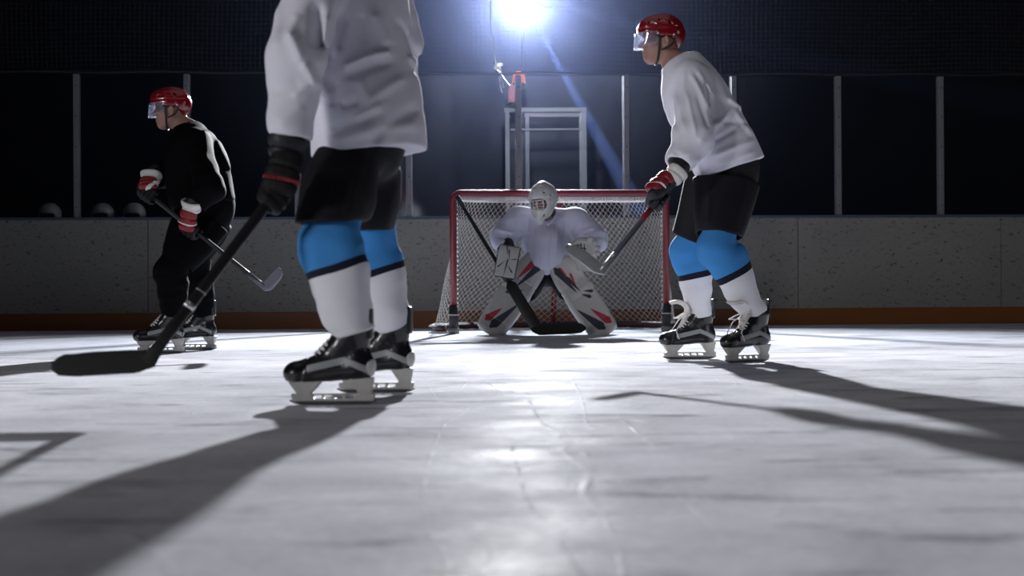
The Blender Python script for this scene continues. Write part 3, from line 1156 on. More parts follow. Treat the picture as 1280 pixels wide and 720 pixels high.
def head_sdf(P, c, R):
    """c: centre of the skull; R columns: left, back, up -> here x = left, y = forward, z = up"""
    Q = (P - c) @ R
    S = Q.copy(); S[:, 0] = np.abs(S[:, 0])
    d = ell(Q, (0, -.012, .018), (.076, .096, .098))
    d = smin(d, ell(Q, (0, .030, -.055), (.056, .066, .070)), .03)
    d = smin(d, ell(Q, (0, .060, -.098), (.030, .030, .024)), .03)       # chin
    d = smin(d, rc(S, V(.052, -.01, -.06), V(.02, .06, -.100), .018, .016), .025)   # jaw line
    d = smin(d, rc(Q, V(-.03, .086, .018), V(.03, .086, .018), .010, .010), .016)   # brow
    d = smin(d, rc(Q, V(0, .092, .006), V(0, .116, -.030), .007, .011), .012)   # nose
    d = smin(d, rc(S, V(0, .108, -.033), V(.012, .098, -.034), .008, .007), .008)
    d = smin(d, rc(S, V(.045, .062, -.022), V(.055, .04, -.018), .016, .014), .02)  # cheek bones
    d = smax(d, -rc(S, V(.031, .104, -.002), V(.036, .098, -.002), .016, .014), .012)  # eye sockets
    d = smin(d, ell(S, (.031, .078, -.003), (.0135, .0135, .0125)), .003)   # eyes
    d = smin(d, rc(S, V(0, .097, -.062), V(.020, .086, -.064), .0065, .004), .006)   # lips
    d = smin(d, rc(S, V(0, .095, -.074), V(.018, .085, -.072), .0065, .004), .006)
    d = smax(d, -rc(S, V(0, .106, -.068), V(.022, .092, -.068), .0025, .002), .004)
    # ears
    e = ell(S, (.080, -.012, -.018), (.010, .020, .032), np.array(Matrix.Rotation(.35, 3, 'Z')))
    e = smax(e, -ell(S, (.088, -.008, -.016), (.007, .011, .018)), .006)
    d = smin(d, e, .008)
    return d


def head_R(fwd, up=(0, 0, 1)):
    f = unit(fwd); u = np.asarray(up, float); u = unit(u - f * (u @ f))
    return np.stack([np.cross(u, f), f, u], 1)      # left, forward, up


def add_helmet(person, c, R, h, shell='red_shell', visor=True):
    def shape(Q):
        d = ell(Q, (0, -.008, .030), (.098, .124, .108))
        d = smin(d, rbox(Q, (0, .03, .055), (.072, .085, .05), .045), .04)
        return d

    def f(P):
        Q = (P - c) @ R
        d = shape(Q)
        # raised ridges and sunk vent slots
        ax = np.abs(Q[:, 0])
        d = d - .005 * np.exp(-((ax - .045) / .008) ** 2) * (Q[:, 2] > .05)
        d = d + .004 * np.exp(-((Q[:, 2] - .052 - .06 * np.clip(-Q[:, 1], 0, 1)) / .005) ** 2)
        for (y, z) in ((.05, .078), (-.0, .09), (-.05, .08)):
            d = smax(d, -rc(np.stack([ax, Q[:, 1], Q[:, 2]], 1), V(.075, y + .016, z), V(.095, y - .016, z - .008), .008, .008), .004)
        d = np.maximum(d, -ell(Q, (0, -.008, .02), (.086, .108, .096)))
        # lower edge: high at the brow, over the ear, low at the nape
        y = Q[:, 1]
        edge = np.interp(y, [-.14, -.075, -.045, .02, .06, .13], [-.052, -.052, .006, .010, .022, .034])
        d = smax(d, edge - Q[:, 2], .006)
        return d
    pad = .17
    hm = sdf_obj('helmet', f, c - pad, c + pad, h, M[shell], person)

    def liner(P):
        Q = (P - c) @ R
        d = np.maximum(ell(Q, (0, -.008, .02), (.0865, .109, .0965)), -ell(Q, (0, -.010, .018), (.079, .100, .092)))
        y = Q[:, 1]
        edge = np.interp(y, [-.14, -.075, -.045, .02, .06, .13], [-.050, -.050, -.004, -.004, .020, .034])
        return smax(d, edge - Q[:, 2], .006)
    sdf_obj('liner', liner, c - pad, c + pad, max(h, .004), M['black_foam'], hm)
    W = lambda x, y, z: c + R @ V(x, y, z)
    mb = MB()
    for s_ in (-1, 1):
        mb.tube(resample([W(s_ * .088, .018, .015), W(s_ * .082, .022, -.03), W(s_ * .066, .026, -.085), W(s_ * .03, .03, -.128), W(0, .032, -.134)], 14), .0055, 6)
        mb.tube(resample([W(s_ * .086, -.06, -.005), W(s_ * .088, -.045, -.045), W(s_ * .076, .01, -.064)], 10), .005, 6)
    mb.build('chin_strap', M['strap'], hm)
    mb = MB()
    for s_ in (-1, 1):
        for q in ((.097, .03, .022), (.093, -.055, .012)):
            MB().tube([W(s_ * (q[0] - .008), q[1], q[2]), W(s_ * (q[0] + .006), q[1], q[2])], .006, 8).build('rivet', M['silver'], hm)
    if visor:
        rows = []
        for z in np.linspace(.034, -.048, 9):
            t = (.034 - z) / .082
            row = []
            for a in np.linspace(-1.36, 1.36, 33):
                k = 1 - .13 * max(0, abs(a) - .7) * t
                row.append(W(.106 * math.sin(a) * k, -.004 + (.142 + .010 * t) * math.cos(a) ** .85 * k, z + .020 * t * (abs(a) / 1.36) ** 2))
            rows.append(row)
        mb = MB().grid(rows)
        v = mb.build('visor', M['visor'], hm)
        v['label'] = 'clear half visor'
        so = v.modifiers.new('thickness', 'SOLIDIFY'); so.thickness = .003
    return hm


def add_glove(person, g, axis, wrist, side, mats, elbow, h=.004, length=.10, stripe=None):
    """a padded glove closed around a shaft. g: grip point on the shaft, axis: along the shaft towards the
    little finger, wrist: wrist point, side: sign of the back of the hand"""
    a = unit(axis)
    p = np.asarray(wrist, float) - g
    e1 = unit(p - a * (p @ a)); e2 = np.cross(a, e1)
    if e2 @ np.asarray(side, float) < 0: e2 = -e2
    fo = unit(p)
    offs = [-.046, -.016, .014, .042]
    lens = [.95, 1.05, 1.0, .85]

    def fingers(P):
        d = None
        for o_, l in zip(offs, lens):
            b = g + a * o_
            pts = [b + e2 * .040 + e1 * .030, b + e2 * .034 * l - e1 * .022, b - e2 * .004 - e1 * .040 * l, b - e2 * .034 - e1 * .022, b - e2 * .034 + e1 * .008 * l]
            f = chain(P, pts, [.0175, .0165, .0155, .0145, .013])
            d = f if d is None else smin(d, f, .004)
        palm = chain(P, [lerp(np.asarray(wrist), g, .25), g + e1 * .034 + e2 * .012], [.034, .030])
        palm = smin(palm, rc(P, g + a * -.035 + e1 * .034 + e2 * .020, g + a * .035 + e1 * .034 + e2 * .020, .026, .026), .02)
        th = chain(P, [lerp(np.asarray(wrist), g, .35) - a * .030, g - a * .066 + e1 * .02 - e2 * .012, g - a * .060 - e1 * .018 - e2 * .030, g - a * .036 - e1 * .038 - e2 * .024], [.022, .020, .018, .015])
        d = smin(d, palm, .012)
        d = smin(d, th, .010)
        return np.maximum(d, -rc(P, g - a * .3, g + a * .3, .0135, .0135))
    lo, hi = bounds(g, wrist, pad=.13)
    gl = sdf_obj('glove', fingers, lo, hi, h, mats['palm'], person)

    w = np.asarray(wrist, float)
    k1 = g + e1 * .030 + e2 * .050

    def back(P):
        # padded back of the hand in three rolls, reaching over the knuckles
        d = None
        A = lerp(w, g, .05) + e2 * .026
        d = loft(P, A, k1 - e1 * .012, a, [(-.05, .052, .036), (.5, .058, .034), (.85, .060, .030), (1.1, .052, .022)], 2.6, .015)
        L = np.linalg.norm(k1 - A)
        t = (P - A) @ unit(k1 - A)
        for q in (.42, .8):
            d = d + .006 * np.exp(-((t - q * L) / .006) ** 2)
        return d
    bk = sdf_obj('back_pad', back, lo, hi, h, mats['back'], gl)
    if 'trim' in mats:
        def trim(P):
            d = back(P) - .0035
            s_ = (P - k1) @ a
            t = (P - k1) @ fo
            curve = .022 + .020 * np.cos(s_ * 60) if stripe == 'curve' else .03 + 0 * s_
            if stripe == 'long':
                return np.maximum(d, np.maximum(np.abs(s_ - .008) - .011, (P - k1) @ -fo - .03))
            return np.maximum(d, np.abs(t - curve) - .006)
        sdf_obj('trim_stripe', trim, lo, hi, min(h, .0032), mats['trim'], bk)

    def cuff(P):
        A = w - fo * .02 + e2 * .004
        B = w + fo * length
        d = loft(P, A, B, a, [(0, .056, .048), (.5, .062, .052), (1, .072, .060)], 2.4, .02)
        t = (P - A) @ fo
        L = length + .02
        d = d + .006 * np.exp(-((t - L * .42) / .006) ** 2)
        d = smax(d, -loft(P, A + fo * L * .55, B + fo * .05, a, [(0, .045, .036), (1, .062, .050)], 2.4, .01), .008)
        return d
    lo2, hi2 = bounds(w, w + fo * length, pad=.12)
    cf = sdf_obj('cuff', cuff, lo2, hi2, h, mats['cuff'], gl)
    sdf_obj('wrist_liner', lambda P: chain(P, [w + fo * length * .5, w + unit(fo * .5 + unit(np.asarray(elbow) - w)) * (length + .08)], [.050, .046]), lo2 - .1, hi2 + .1, max(h, .005), M['black_foam'], gl)
    return gl


def stick(butt, heel, toe, label, mats, bladeface, lift=.0, curve=.02, bw=.072, sw=(.030, .020), tape=(0, .55), butt_tape=True, mark=None, cat='hockey stick'):
    """butt, heel, toe: world points along the lower edge of the blade / axis of the shaft"""
    butt = np.asarray(butt, float); heel = np.asarray(heel, float); toe = np.asarray(toe, float)
    ax = unit(heel - butt)
    root = empty('hockey_stick', lerp(butt, heel, .5))
    tag(root, label, cat, 'hockey sticks in the players\' hands')
    fwd = unit(toe - heel)
    L = np.linalg.norm(toe - heel)
    nrm = unit(np.cross(fwd, -ax))
    up = unit(np.cross(nrm, fwd))
    if up @ -ax < 0: up, nrm = -up, -nrm
    wd = unit(fwd - ax * (fwd @ ax))
    nn = np.cross(ax, wd)

    def ring(c, w, t_, d1, d2, n=12, p=.55):
        a = np.linspace(0, 2 * math.pi, n, endpoint=False)
        sg = lambda v: math.copysign(abs(v) ** p, v)
        return [c + d1 * w / 2 * sg(math.cos(x)) + d2 * t_ / 2 * sg(math.sin(x)) for x in a]
    hz_ = heel + up * bw * .55
    SL = np.linalg.norm(hz_ - butt)
    sh_end = hz_ - ax * .04
    MB().sweep([ring(lerp(butt, sh_end, t), sw[0], sw[1], wd, nn) for t in np.linspace(0, 1, 8)]).build('shaft', mats['shaft'], root)
    # blade with its hosel running into the shaft
    rings = [ring(sh_end - ax * .10, sw[0] * 1.04, sw[1] * 1.04, wd, nn), ring(sh_end, sw[0] * 1.1, sw[1] * 1.0, wd, nn),
             ring(hz_ + ax * .005, sw[0] * 1.5, sw[1] * .8, unit(wd + up * .3), nn)]
    n = 14
    for i in range(n + 1):
        t = i / n
        hgt = bw * (np.interp(t, [0, .12, .6, .85, .95, 1], [.86, 1, 1, .93, .72, .3]))
        lowlift = bw * np.interp(t, [0, .1, .75, .93, 1], [.14, 0, 0, .10, .35])
        c = heel + fwd * (L * (t * .97 + .03)) + up * (lowlift + hgt / 2) + nrm * curve * t ** 2
        th = .014 - .006 * t
        rings.append(ring(c, hgt, th, up, nrm))
    bl = MB().sweep(rings).build('blade', mats['blade'], root)
    if butt_tape:
        MB().sweep([ring(lerp(butt, heel, t), sw[0] * k, sw[1] * k * 1.1, wd, nn) for t, k in ((-.008, 1.2), (.008, 1.25), (.012, 1.1), (.12, 1.08))]).build('butt_tape', mats['tape'], root)
    if mark:
        for m0, m1, mm in mark:
            MB().sweep([ring(lerp(butt, sh_end, t), sw[0] * 1.03, sw[1] * 1.03, wd, nn) for t in (m0, m1)]).build('shaft_band', mm, root)
    return root


def along(P, A, B):
    A = np.asarray(A, float); ab = np.asarray(B, float) - A
    return (P - A) @ ab / (ab @ ab)


def add_leg_sock(person, hip, knee, ank, r, mat_, h, fwd, amp=.004):
    """r: radii (thigh, knee, upper calf, ankle)"""
    def f(P):
        d = chain(P, [lerp(knee, hip, .45), knee, lerp(knee, ank, .35), lerp(knee, ank, .7), ank], [r[0], r[1], r[2], lerp(r[2], r[3], .55), r[3]])
        # shin guard: knee cup and shin ridge
        d = smin(d, ell(P, knee + fwd * r[1] * .28 + V(0, 0, -.005), (r[1] * .84, r[1] * .84, r[1] * 1.0)), .03)
        d = smin(d, rc(P, knee + fwd * r[1] * .4, lerp(knee, ank, .75) + fwd * r[3] * .35, r[1] * .62, r[3] * .7), .05)
        d = smin(d, ell(P, lerp(knee, ank, .38) - fwd * r[2] * .3, (r[2] * .85, r[2] * .85, r[2] * 1.9)), .05)
        t = along(P, knee, ank)
        d = d - amp * .5 * np.sin(t * 26 + noise(P, 9) * 2.2 + (P @ V(14, 9, 0))) * np.clip(t, .25, 1) + amp * .8 * noise(P, 28)
        d = d - amp * 1.2 * np.clip(np.sin(t * 20 + (P @ V(1.0, .4, 0)) * 18), 0, 1) * np.clip(.25 - np.abs(t - .15), 0, .25) * 4
        d = smax(d, (t - 1.0) * np.linalg.norm(ank - knee), .012)
        return d
    lo, hi = bounds(lerp(knee, hip, .45), knee, ank, pad=.16)
    return sdf_obj('sock', f, lo, hi, h, mat_, person, attrs={'band': lambda v: np.clip(along(v, knee, ank) * .5 + .4 + .004 * noise(v, 20), 0, 1)})


def add_body(person, J, h=.006, hr=.004, up=(0, 0, 1)):
    """one skin: head with face, neck, trunk, arms with hands, legs"""
    Rh = head_R(J['look'], J.get('headup', up))

    def f(P):
        d = head_sdf(P, J['head'], Rh)
        nb = J['neck']
        sk = J['head'] + Rh @ V(0, -.03, -.07)
        d = smin(d, rc(P, sk, nb, .056, .066), .025)
        d = smin(d, rc(P, nb, lerp(J['shL'], nb, .25), .06, .05), .05)
        d = smin(d, rc(P, nb, lerp(J['shR'], nb, .25), .06, .05), .05)
        ch = lerp(nb, J['pelvis'], .28)
        d = smin(d, chain(P, [nb, ch, lerp(nb, J['pelvis'], .7), J['pelvis']], [.05, .085, .075, .085], .04), .05)
        for s_ in 'LR':
            d = smin(d, chain(P, [lerp(J['sh' + s_], nb, .25), J['sh' + s_], J['el' + s_], J['wr' + s_], lerp(J['wr' + s_], J['g' + s_], .45)], [.045, .042, .038, .030, .026], .02), .03)
            d = smin(d, chain(P, [J['hip' + s_], J['kn' + s_], lerp(J['kn' + s_], J['an' + s_], .35), J['an' + s_]], [.065, .050, .050, .034], .03), .03)
        return d
    pts = [J[k] for k in J if k not in ('look', 'headup', 'fwd', 'left', 'Rp')]
    lo, hi = bounds(*pts, pad=.14)
    return sdf_obj('body', f, lo, hi, hr, M['skin'], person), Rh


def add_shorts(person, J, waist, hemL, hemR, dirL, dirR, rL, rR, wr, mat_, h, folds=(), side=None, keysL=None):
    def f(P):
        d = None
        pel = ell(P, J['pelvis'] + waist[0], waist[1], J['Rp'])
        d = pel
        for s_, hem, dr, r in (('L', hemL, dirL, rL), ('R', hemR, dirR, rR)):
            top = J['hip' + s_]
            if dr is not None: hem_ = lerp(hem, top, -.25)
            e = loft(P, hem if dr is None else hem_, top, J['left'], [(0, r[0], r[1]), (.5, r[2], r[3]), (1.0, r[4], r[5])], 2.3, .01)
            if dr is not None: e = smax(e, plane(P, hem, dr), .008)
            d = smin(d, e, .035)
        top = J['pelvis'] + unit(J['neck'] - J['pelvis']) * wr
        d = smax(d, plane(P, top, J['neck'] - J['pelvis']), .02)
        d = d - .006 * noise(P * V(1, 1, .45), 16) - ridges(P, folds)
        for s_, hem, r in (('L', hemL, rL), ('R', hemR, rR)):
            top_ = J['hip' + s_]
            cav = loft(P, hem - unit(top_ - hem) * .08, lerp(hem, top_, .35), J['left'], [(0, r[0] - .014, r[1] - .014), (1, r[2] * .8, r[3] * .8)], 2.3, .01)
            d = np.maximum(d, -cav)
        return d
    lo, hi = bounds(hemL, hemR, J['hipL'], J['hipR'], J['pelvis'], pad=.28)
    return sdf_obj('shorts', f, lo, hi, h, mat_, person)


def add_jersey(person, J, A, B, keys, sleeves, mat_, h, folds=(), amp=.006, power=2.2, hemcut=None, collar=True, extra=None, pleat=0.0, kjoin=.035, vcut=None):
    """A hem centre, B neck base; sleeves: dict side -> (points, radii)"""
    ax = unit(np.asarray(B, float) - A)
    L = np.linalg.norm(np.asarray(B) - A)

    def solid(P):
        d = loft(P, A, B, J['left'], keys, power, .03)
        if hemcut is not None: d = smax(d, plane(P, hemcut[0], hemcut[1]), .006)
        d = smin(d, rc(P, J['neck'], lerp(J['shL'], J['neck'], .2), .075, .085), .05)
        d = smin(d, rc(P, J['neck'], lerp(J['shR'], J['neck'], .2), .075, .085), .05)
        return d

    def f(P):
        d = solid(P)
        if extra: d = extra(P, d)
        for s_, (pts, rad) in sleeves.items():
            e = chain(P, pts, rad, .02)
            e = smax(e, plane(P, pts[-1], np.asarray(pts[-1]) - pts[-2]), .008)
            u = along(P, pts[0], pts[-1])
            e = e - amp * 1.1 * np.sin(u * 22 + noise(P, 6) * 2.2) * np.clip(u, 0, 1)
            d = smin(d, e, kjoin)
        d = d - amp * noise(P * V(1, 1, .55), 11) - amp * .5 * noise(P * V(1, 1, .5), 25) - ridges(P, folds)
        if pleat:
            s_ = (P - A) @ J['left']; t = along(P, A, B)
            d = d - pleat * np.sin(s_ * 120 + 2 * noise(P, 5)) * np.clip(1.1 - t, 0, 1)
        # hollow under the hem and inside the cuffs, open neck
        if hemcut is None:
            d = np.maximum(d, -np.maximum(solid(P) + .034, along(P, A, B) * L - .07))
        else:
            d = np.maximum(d, -np.maximum(solid(P) + .034, -plane(P, hemcut[0], hemcut[1]) - .07))
        for s_, (pts, rad) in sleeves.items():
            dr = unit(np.asarray(pts[-1]) - pts[-2])
            d = smax(d, -rc(P, pts[-1] - dr * .05, pts[-1] + dr * .05, rad[-1] - .014, rad[-1] - .012), .006)
        if vcut is not None: d = smax(d, -rc(P, vcut[0], vcut[1], vcut[2], vcut[3]), .008)
        d = smax(d, -rc(P, J['neck'] + ax * .005, J['head'] + (J['neck'] - J['head']) * .35, .066, .085), .012)
        return d
    pts = [A, B, J['neck']]
    for s_, (p, r) in sleeves.items(): pts += list(p)
    lo, hi = bounds(*pts, pad=.27)
    je = sdf_obj('jersey', f, lo, hi, h, mat_, person)
    return je

# ------------------------------------------------------------------ the players
M['sock'] = banded('blue_navy_white_sock', 'band', [(0.0, (.045, .235, .58)), (.555, (.006, .007, .02)), (.60, (.70, .70, .75))], bump=380)
M['sock_near'] = banded('blue_navy_white_sock_tall', 'band', [(0.0, (.045, .235, .58)), (.505, (.006, .007, .02)), (.545, (.70, .70, .75))], bump=380)
M['sock_black'] = mat('black_sock_knit', (.003, .003, .004), .8, bump=380, bumpscale=.2, spec=.05)


def joints(**k):
    J = {n: (np.asarray(v, float)) for n, v in k.items()}
    J['fwd'] = unit(J['fwd'])
    J['left'] = np.cross(V(0, 0, 1), J['fwd'])
    ax = unit(J['neck'] - J['pelvis'])
    J['Rp'] = np.stack([J['left'], np.cross(ax, J['left']), ax], 1)
    return J


# ---- the player at the right, white shirt, seen from his left side
def player_right():
    Y = 7.5
    skN = at(934, 452, 7.32); skN[2] = 0
    skF = at(862, 448, 7.68); skF[2] = 0
    p = empty('person', V((skN[0] + skF[0]) / 2, Y, 0))
    tag(p, 'player in red helmet and white shirt standing right of the goal with a raised stick', 'person', 'skaters on the ice')
    W1 = add_skate(p, skN, (-1, -.62, 0), 'felt', .004)
    W2 = add_skate(p, skF, (-1, -.10, 0), 'felt', .004)
    anN, anF = W1(-.072, 0, .225), W2(-.072, 0, .225)
    grip = at(823, 247, 7.10)
    heel = at(745, 344, 6.68)
    d = unit(grip - heel)
    butt = grip + d * .62
    gripR = grip + d * .50
    J = joints(head=at(826, 50, 7.56), look=(-1, -.06, -.03), fwd=(-1, -.05, 0), neck=at(849, 86, 7.53), pelvis=at(907, 218, 7.5),
               shL=at(864, 97, 7.32), shR=at(856, 97, 7.74), elL=at(872, 172, 7.20), elR=at(880, 170, 7.72), wrL=at(842, 222, 7.13),
               wrR=gripR + V(.05, .08, .02), gL=grip, gR=gripR,
               hipL=at(908, 226, 7.41), hipR=at(896, 226, 7.60), knL=at(897, 310, 7.30), knR=at(862, 314, 7.68), anL=anN, anR=anF)
    body, Rh = add_body(p, J)
    add_helmet(p, J['head'], Rh, .004)
    ft = unit(V(-1, -.15, 0))
    add_leg_sock(p, J['hipL'], J['knL'], anN, (.088, .090, .082, .062), M['sock'], .005, ft)
    add_leg_sock(p, J['hipR'], J['knR'], anF, (.085, .092, .080, .058), M['sock'], .005, V(-1, 0, 0))
    add_shorts(p, J, (V(.01, 0, .06), (.185, .165, .21)), at(899, 296, 7.34), at(864, 299, 7.66), None, None,
               (.115, .120, .125, .150, .115, .180), (.11, .105, .115, .14, .115, .17), .26, M['shorts_black'], .006,
               folds=[(at(885, 240, 7.3), at(880, 285, 7.3), .02, .008), (at(935, 225, 7.3), at(915, 285, 7.3), .02, .006)])
    A, B = at(909, 213, 7.5), at(850, 74, 7.53)
    hemn = unit(at(867, 229, 7.5) - at(956, 197, 7.5)); hemn = V(hemn[2], 0, -hemn[0]);
    if hemn[2] > 0: hemn = -hemn
    elbow = J['elL']
    Z = 7.2
    folds = [(at(866, 90, Z), at(888, 140, Z), .014, .016), (at(884, 96, Z), at(890, 150, Z), .012, -.016), (at(858, 84, Z), at(850, 140, Z), .016, .008),
             (at(873, 84, Z), at(896, 118, Z), .014, .012), (at(890, 160, Z), at(932, 130, Z), .015, .016), (at(893, 176, Z), at(940, 150, Z), .014, -.013),
             (at(890, 195, Z), at(948, 172, Z), .016, .015), (at(884, 214, Z), at(930, 192, Z), .013, -.010), (at(872, 120, Z), at(884, 170, Z), .014, -.012),
             (at(845, 110, Z), at(852, 165, Z), .013, .008), (at(880, 176, Z), at(852, 200, Z), .013, .012), (at(866, 206, Z), at(892, 186, Z), .012, .010),
             (at(840, 192, Z), at(862, 214, Z), .012, -.008), (at(916, 118, Z), at(936, 130, Z), .016, .020), (at(925, 135, Z), at(948, 165, Z), .018, .016), (at(905, 150, Z), at(945, 150, Z), .012, -.012), (at(900, 205, Z), at(950, 186, Z), .012, .010), (at(858, 110, Z), at(866, 175, Z), .012, .010), (at(836, 120, Z), at(842, 175, Z), .014, .010), (at(868, 180, Z), at(884, 160, Z), .012, .014)]
    add_jersey(p, J, A + (A - B) * .10, B,
               [(-.02, .215, .190, 0, .02), (.2, .215, .185, 0, .012), (.45, .21, .165, 0, .012), (.68, .215, .172, 0, -.008), (.86, .19, .150, 0, -.014), (1.0, .10, .095, 0, .0)],
               {'L': ([J['shL'] + V(.01, .03, -.02), J['elL'] + V(-.015, 0, 0), at(848, 206, 7.13)], [.092, .098, .070]),
                'R': ([J['shR'], J['elR'], J['wrR'] + V(.05, .05, .02)], [.092, .085, .065])},
               M['white_cloth'], .0058, folds, amp=.0042, hemcut=(at(911, 213, 7.5), hemn))
    add_glove(p, grip, heel - grip, J['wrL'], (-.2, -1, .2), dict(palm=M['dark_leather'], back=M['red_leather'], cuff=M['white_leather'], trim=M['white_leather']), J['elL'], .004, .05, 'curve')
    add_glove(p, gripR, heel - grip, J['wrR'], (-.2, 1, .2), dict(palm=M['dark_leather'], back=M['red_leather'], cuff=M['white_leather']), J['elR'], .005, .06)
    toe = at(703, 308, 6.76)
    stick(butt, heel, toe, 'grey stick with a raised blade, held by the player right of the goal',
          dict(shaft=M['stick_grey'], blade=M['blade_grey'], tape=M['tape_black']), None, bw=.078, curve=.02,
          mark=[(.60, .68, M['red_leather']), (.93, .945, M['silver'])])


# ---- the player in front, white shirt, head above the picture, seen from his left side and a little behind
def player_front():
    Y = 4.9
    skN = at(416, 505, 4.80); skN[2] = 0
    skF = at(470, 489, 5.35); skF[2] = 0
    p = empty('person', V((skN[0] + skF[0]) / 2, 5.05, 0))
    tag(p, 'player nearest the camera in white shirt and blue socks, head above the picture', 'person', 'skaters on the ice')
    W1 = add_skate(p, skN, (-1, .03, 0), 'dark', .003)
    W2 = add_skate(p, skF, (-1, .02, 0), 'dark', .0035)
    anN, anF = W1(-.074, 0, .236), W2(-.074, 0, .236)
    grip = at(345, 243, 4.64)
    heel = at(187, 466, 4.40)
    d = unit(grip - heel)
    butt = grip + d * .13
    gripR = at(470, 172, 5.46)
    J = joints(head=at(430, -165, 5.0), look=(-1, .25, -.15), fwd=(-1, .22, 0), neck=at(437, -110, 5.03), pelvis=at(455, 178, 5.06),
               shL=at(395, -72, 4.82), shR=at(470, -75, 5.25), elL=at(372, 70, 4.66), elR=at(508, 52, 5.35), wrL=at(357, 192, 4.66),
               wrR=at(482, 140, 5.45), gL=grip, gR=gripR,
               hipL=at(440, 190, 4.96), hipR=at(468, 195, 5.17), knL=at(410, 308, 4.80), knR=at(463, 315, 5.33), anL=anN, anR=anF)
    body, Rh = add_body(p, J, hr=.006)
    add_helmet(p, J['head'], Rh, .006)
    add_leg_sock(p, J['hipL'], J['knL'], anN, (.090, .088, .091, .073), M['sock_near'], .0045, V(-1, 0, 0), .004)
    add_leg_sock(p, J['hipR'], J['knR'], anF, (.090, .088, .080, .066), M['sock_near'], .005, V(-1, 0, 0), .004)
    add_shorts(p, J, (V(.0, 0, .06), (.185, .165, .21)), at(411, 278, 4.82), at(461, 288, 5.28), (.07, 0, -1), (.05, 0, -1),
               (.108, .102, .118, .135, .085, .115), (.110, .080, .105, .100, .080, .090), .26, M['shorts_black'], .006,
               folds=[(at(450, 200, 4.8), at(438, 278, 4.8), .016, .009), (at(400, 210, 4.8), at(395, 270, 4.8), .02, .006), (at(500, 195, 5), at(478, 285, 5), .018, .008)])
    A, B = at(458, 192, 5.06), at(437, -105, 5.03)
    hemn = unit(at(531, 184, 5.0) - at(388, 198, 5.0)); hemn = V(hemn[2], 0, -hemn[0])
    if hemn[2] > 0: hemn = -hemn
    Z = 4.7
    q = lambda x, y: at(300 + x / 2.77, y / 2.77, Z)
    folds = [(q(190, 130), q(240, 240), .018, .022), (q(240, 240), q(290, 315), .018, .022), (q(215, 60), q(190, 160), .018, .014), (q(270, 20), q(285, 190), .022, -.030), (q(310, 60), q(300, 170), .014, .016), (q(345, 30), q(325, 150), .014, -.014),
             (q(340, 215), q(440, 168), .012, .020), (q(440, 168), q(510, 150), .014, .018), (q(350, 245), q(500, 185), .016, -.016), (q(450, 10), q(500, 130), .018, .014),
             (q(400, 20), q(420, 130), .016, -.010), (q(300, 260), q(310, 350), .020, -.020), (q(440, 350), q(400, 250), .016, .010), (q(290, 440), q(460, 380), .016, -.014), (q(300, 480), q(450, 430), .02, .014),
             (q(440, 480), q(600, 330), .018, -.012), (q(430, 330), q(560, 230), .016, .010), (q(470, 430), q(600, 400), .02, .010), (q(330, 350), q(400, 330), .014, -.012), (q(380, 400), q(480, 340), .014, .012), (q(520, 20), q(590, 110), .014, -.010),
             (q(130, 20), q(150, 200), .022, .010), (q(120, 330), q(230, 300), .02, -.010), (q(200, 350), q(260, 310), .012, .010), (q(150, 450), q(240, 380), .02, .009), (q(570, 200), q(620, 160), .014, -.010), (q(560, 160), q(620, 130), .016, .010)]

    add_jersey(p, J, A + (A - B) * .06, B,
               [(0, .215, .205, 0, .010), (.25, .215, .190, 0, .010), (.5, .22, .175, 0, .005), (.72, .24, .165, 0, .005), (.88, .21, .140, 0, .0), (1.0, .11, .09, 0, 0)],
               {'L': ([J['shL'] + V(.03, .02, -.03), J['elL'], at(362, 170, 4.66)], [.105, .096, .070]),
                'R': ([J['shR'] + V(0, 0, -.04), J['elR'] + V(-.03, 0, 0), lerp(J['elR'], J['wrR'], .75)], [.11, .095, .070])},
               M['white_cloth'], .006, folds, amp=.0050, hemcut=(at(458, 191, 5.0), hemn))
    add_glove(p, grip, heel - grip, J['wrL'], (-.2, -1, .2), dict(palm=M['black_leather'], back=M['black_leather'], cuff=M['dark_leather'], trim=M['red_leather']), J['elL'], .004, .055)
    add_glove(p, gripR, (-1, 0, -.5), J['wrR'], (.2, 1, .2), dict(palm=M['black_leather'], back=M['black_leather'], cuff=M['dark_leather']), J['elR'], .006, .06)
    toe = at(64, 471, 4.32)
    stick(butt, heel, toe, 'black stick with its taped blade low over the ice, nearest the camera',
          dict(shaft=M['stick_black'], blade=M['tape_black'], tape=M['tape_black']), None, bw=.075, curve=.03, sw=(.036, .026),
          mark=[(.765, .79, M['silver']), (.70, .703, M['silver'])])


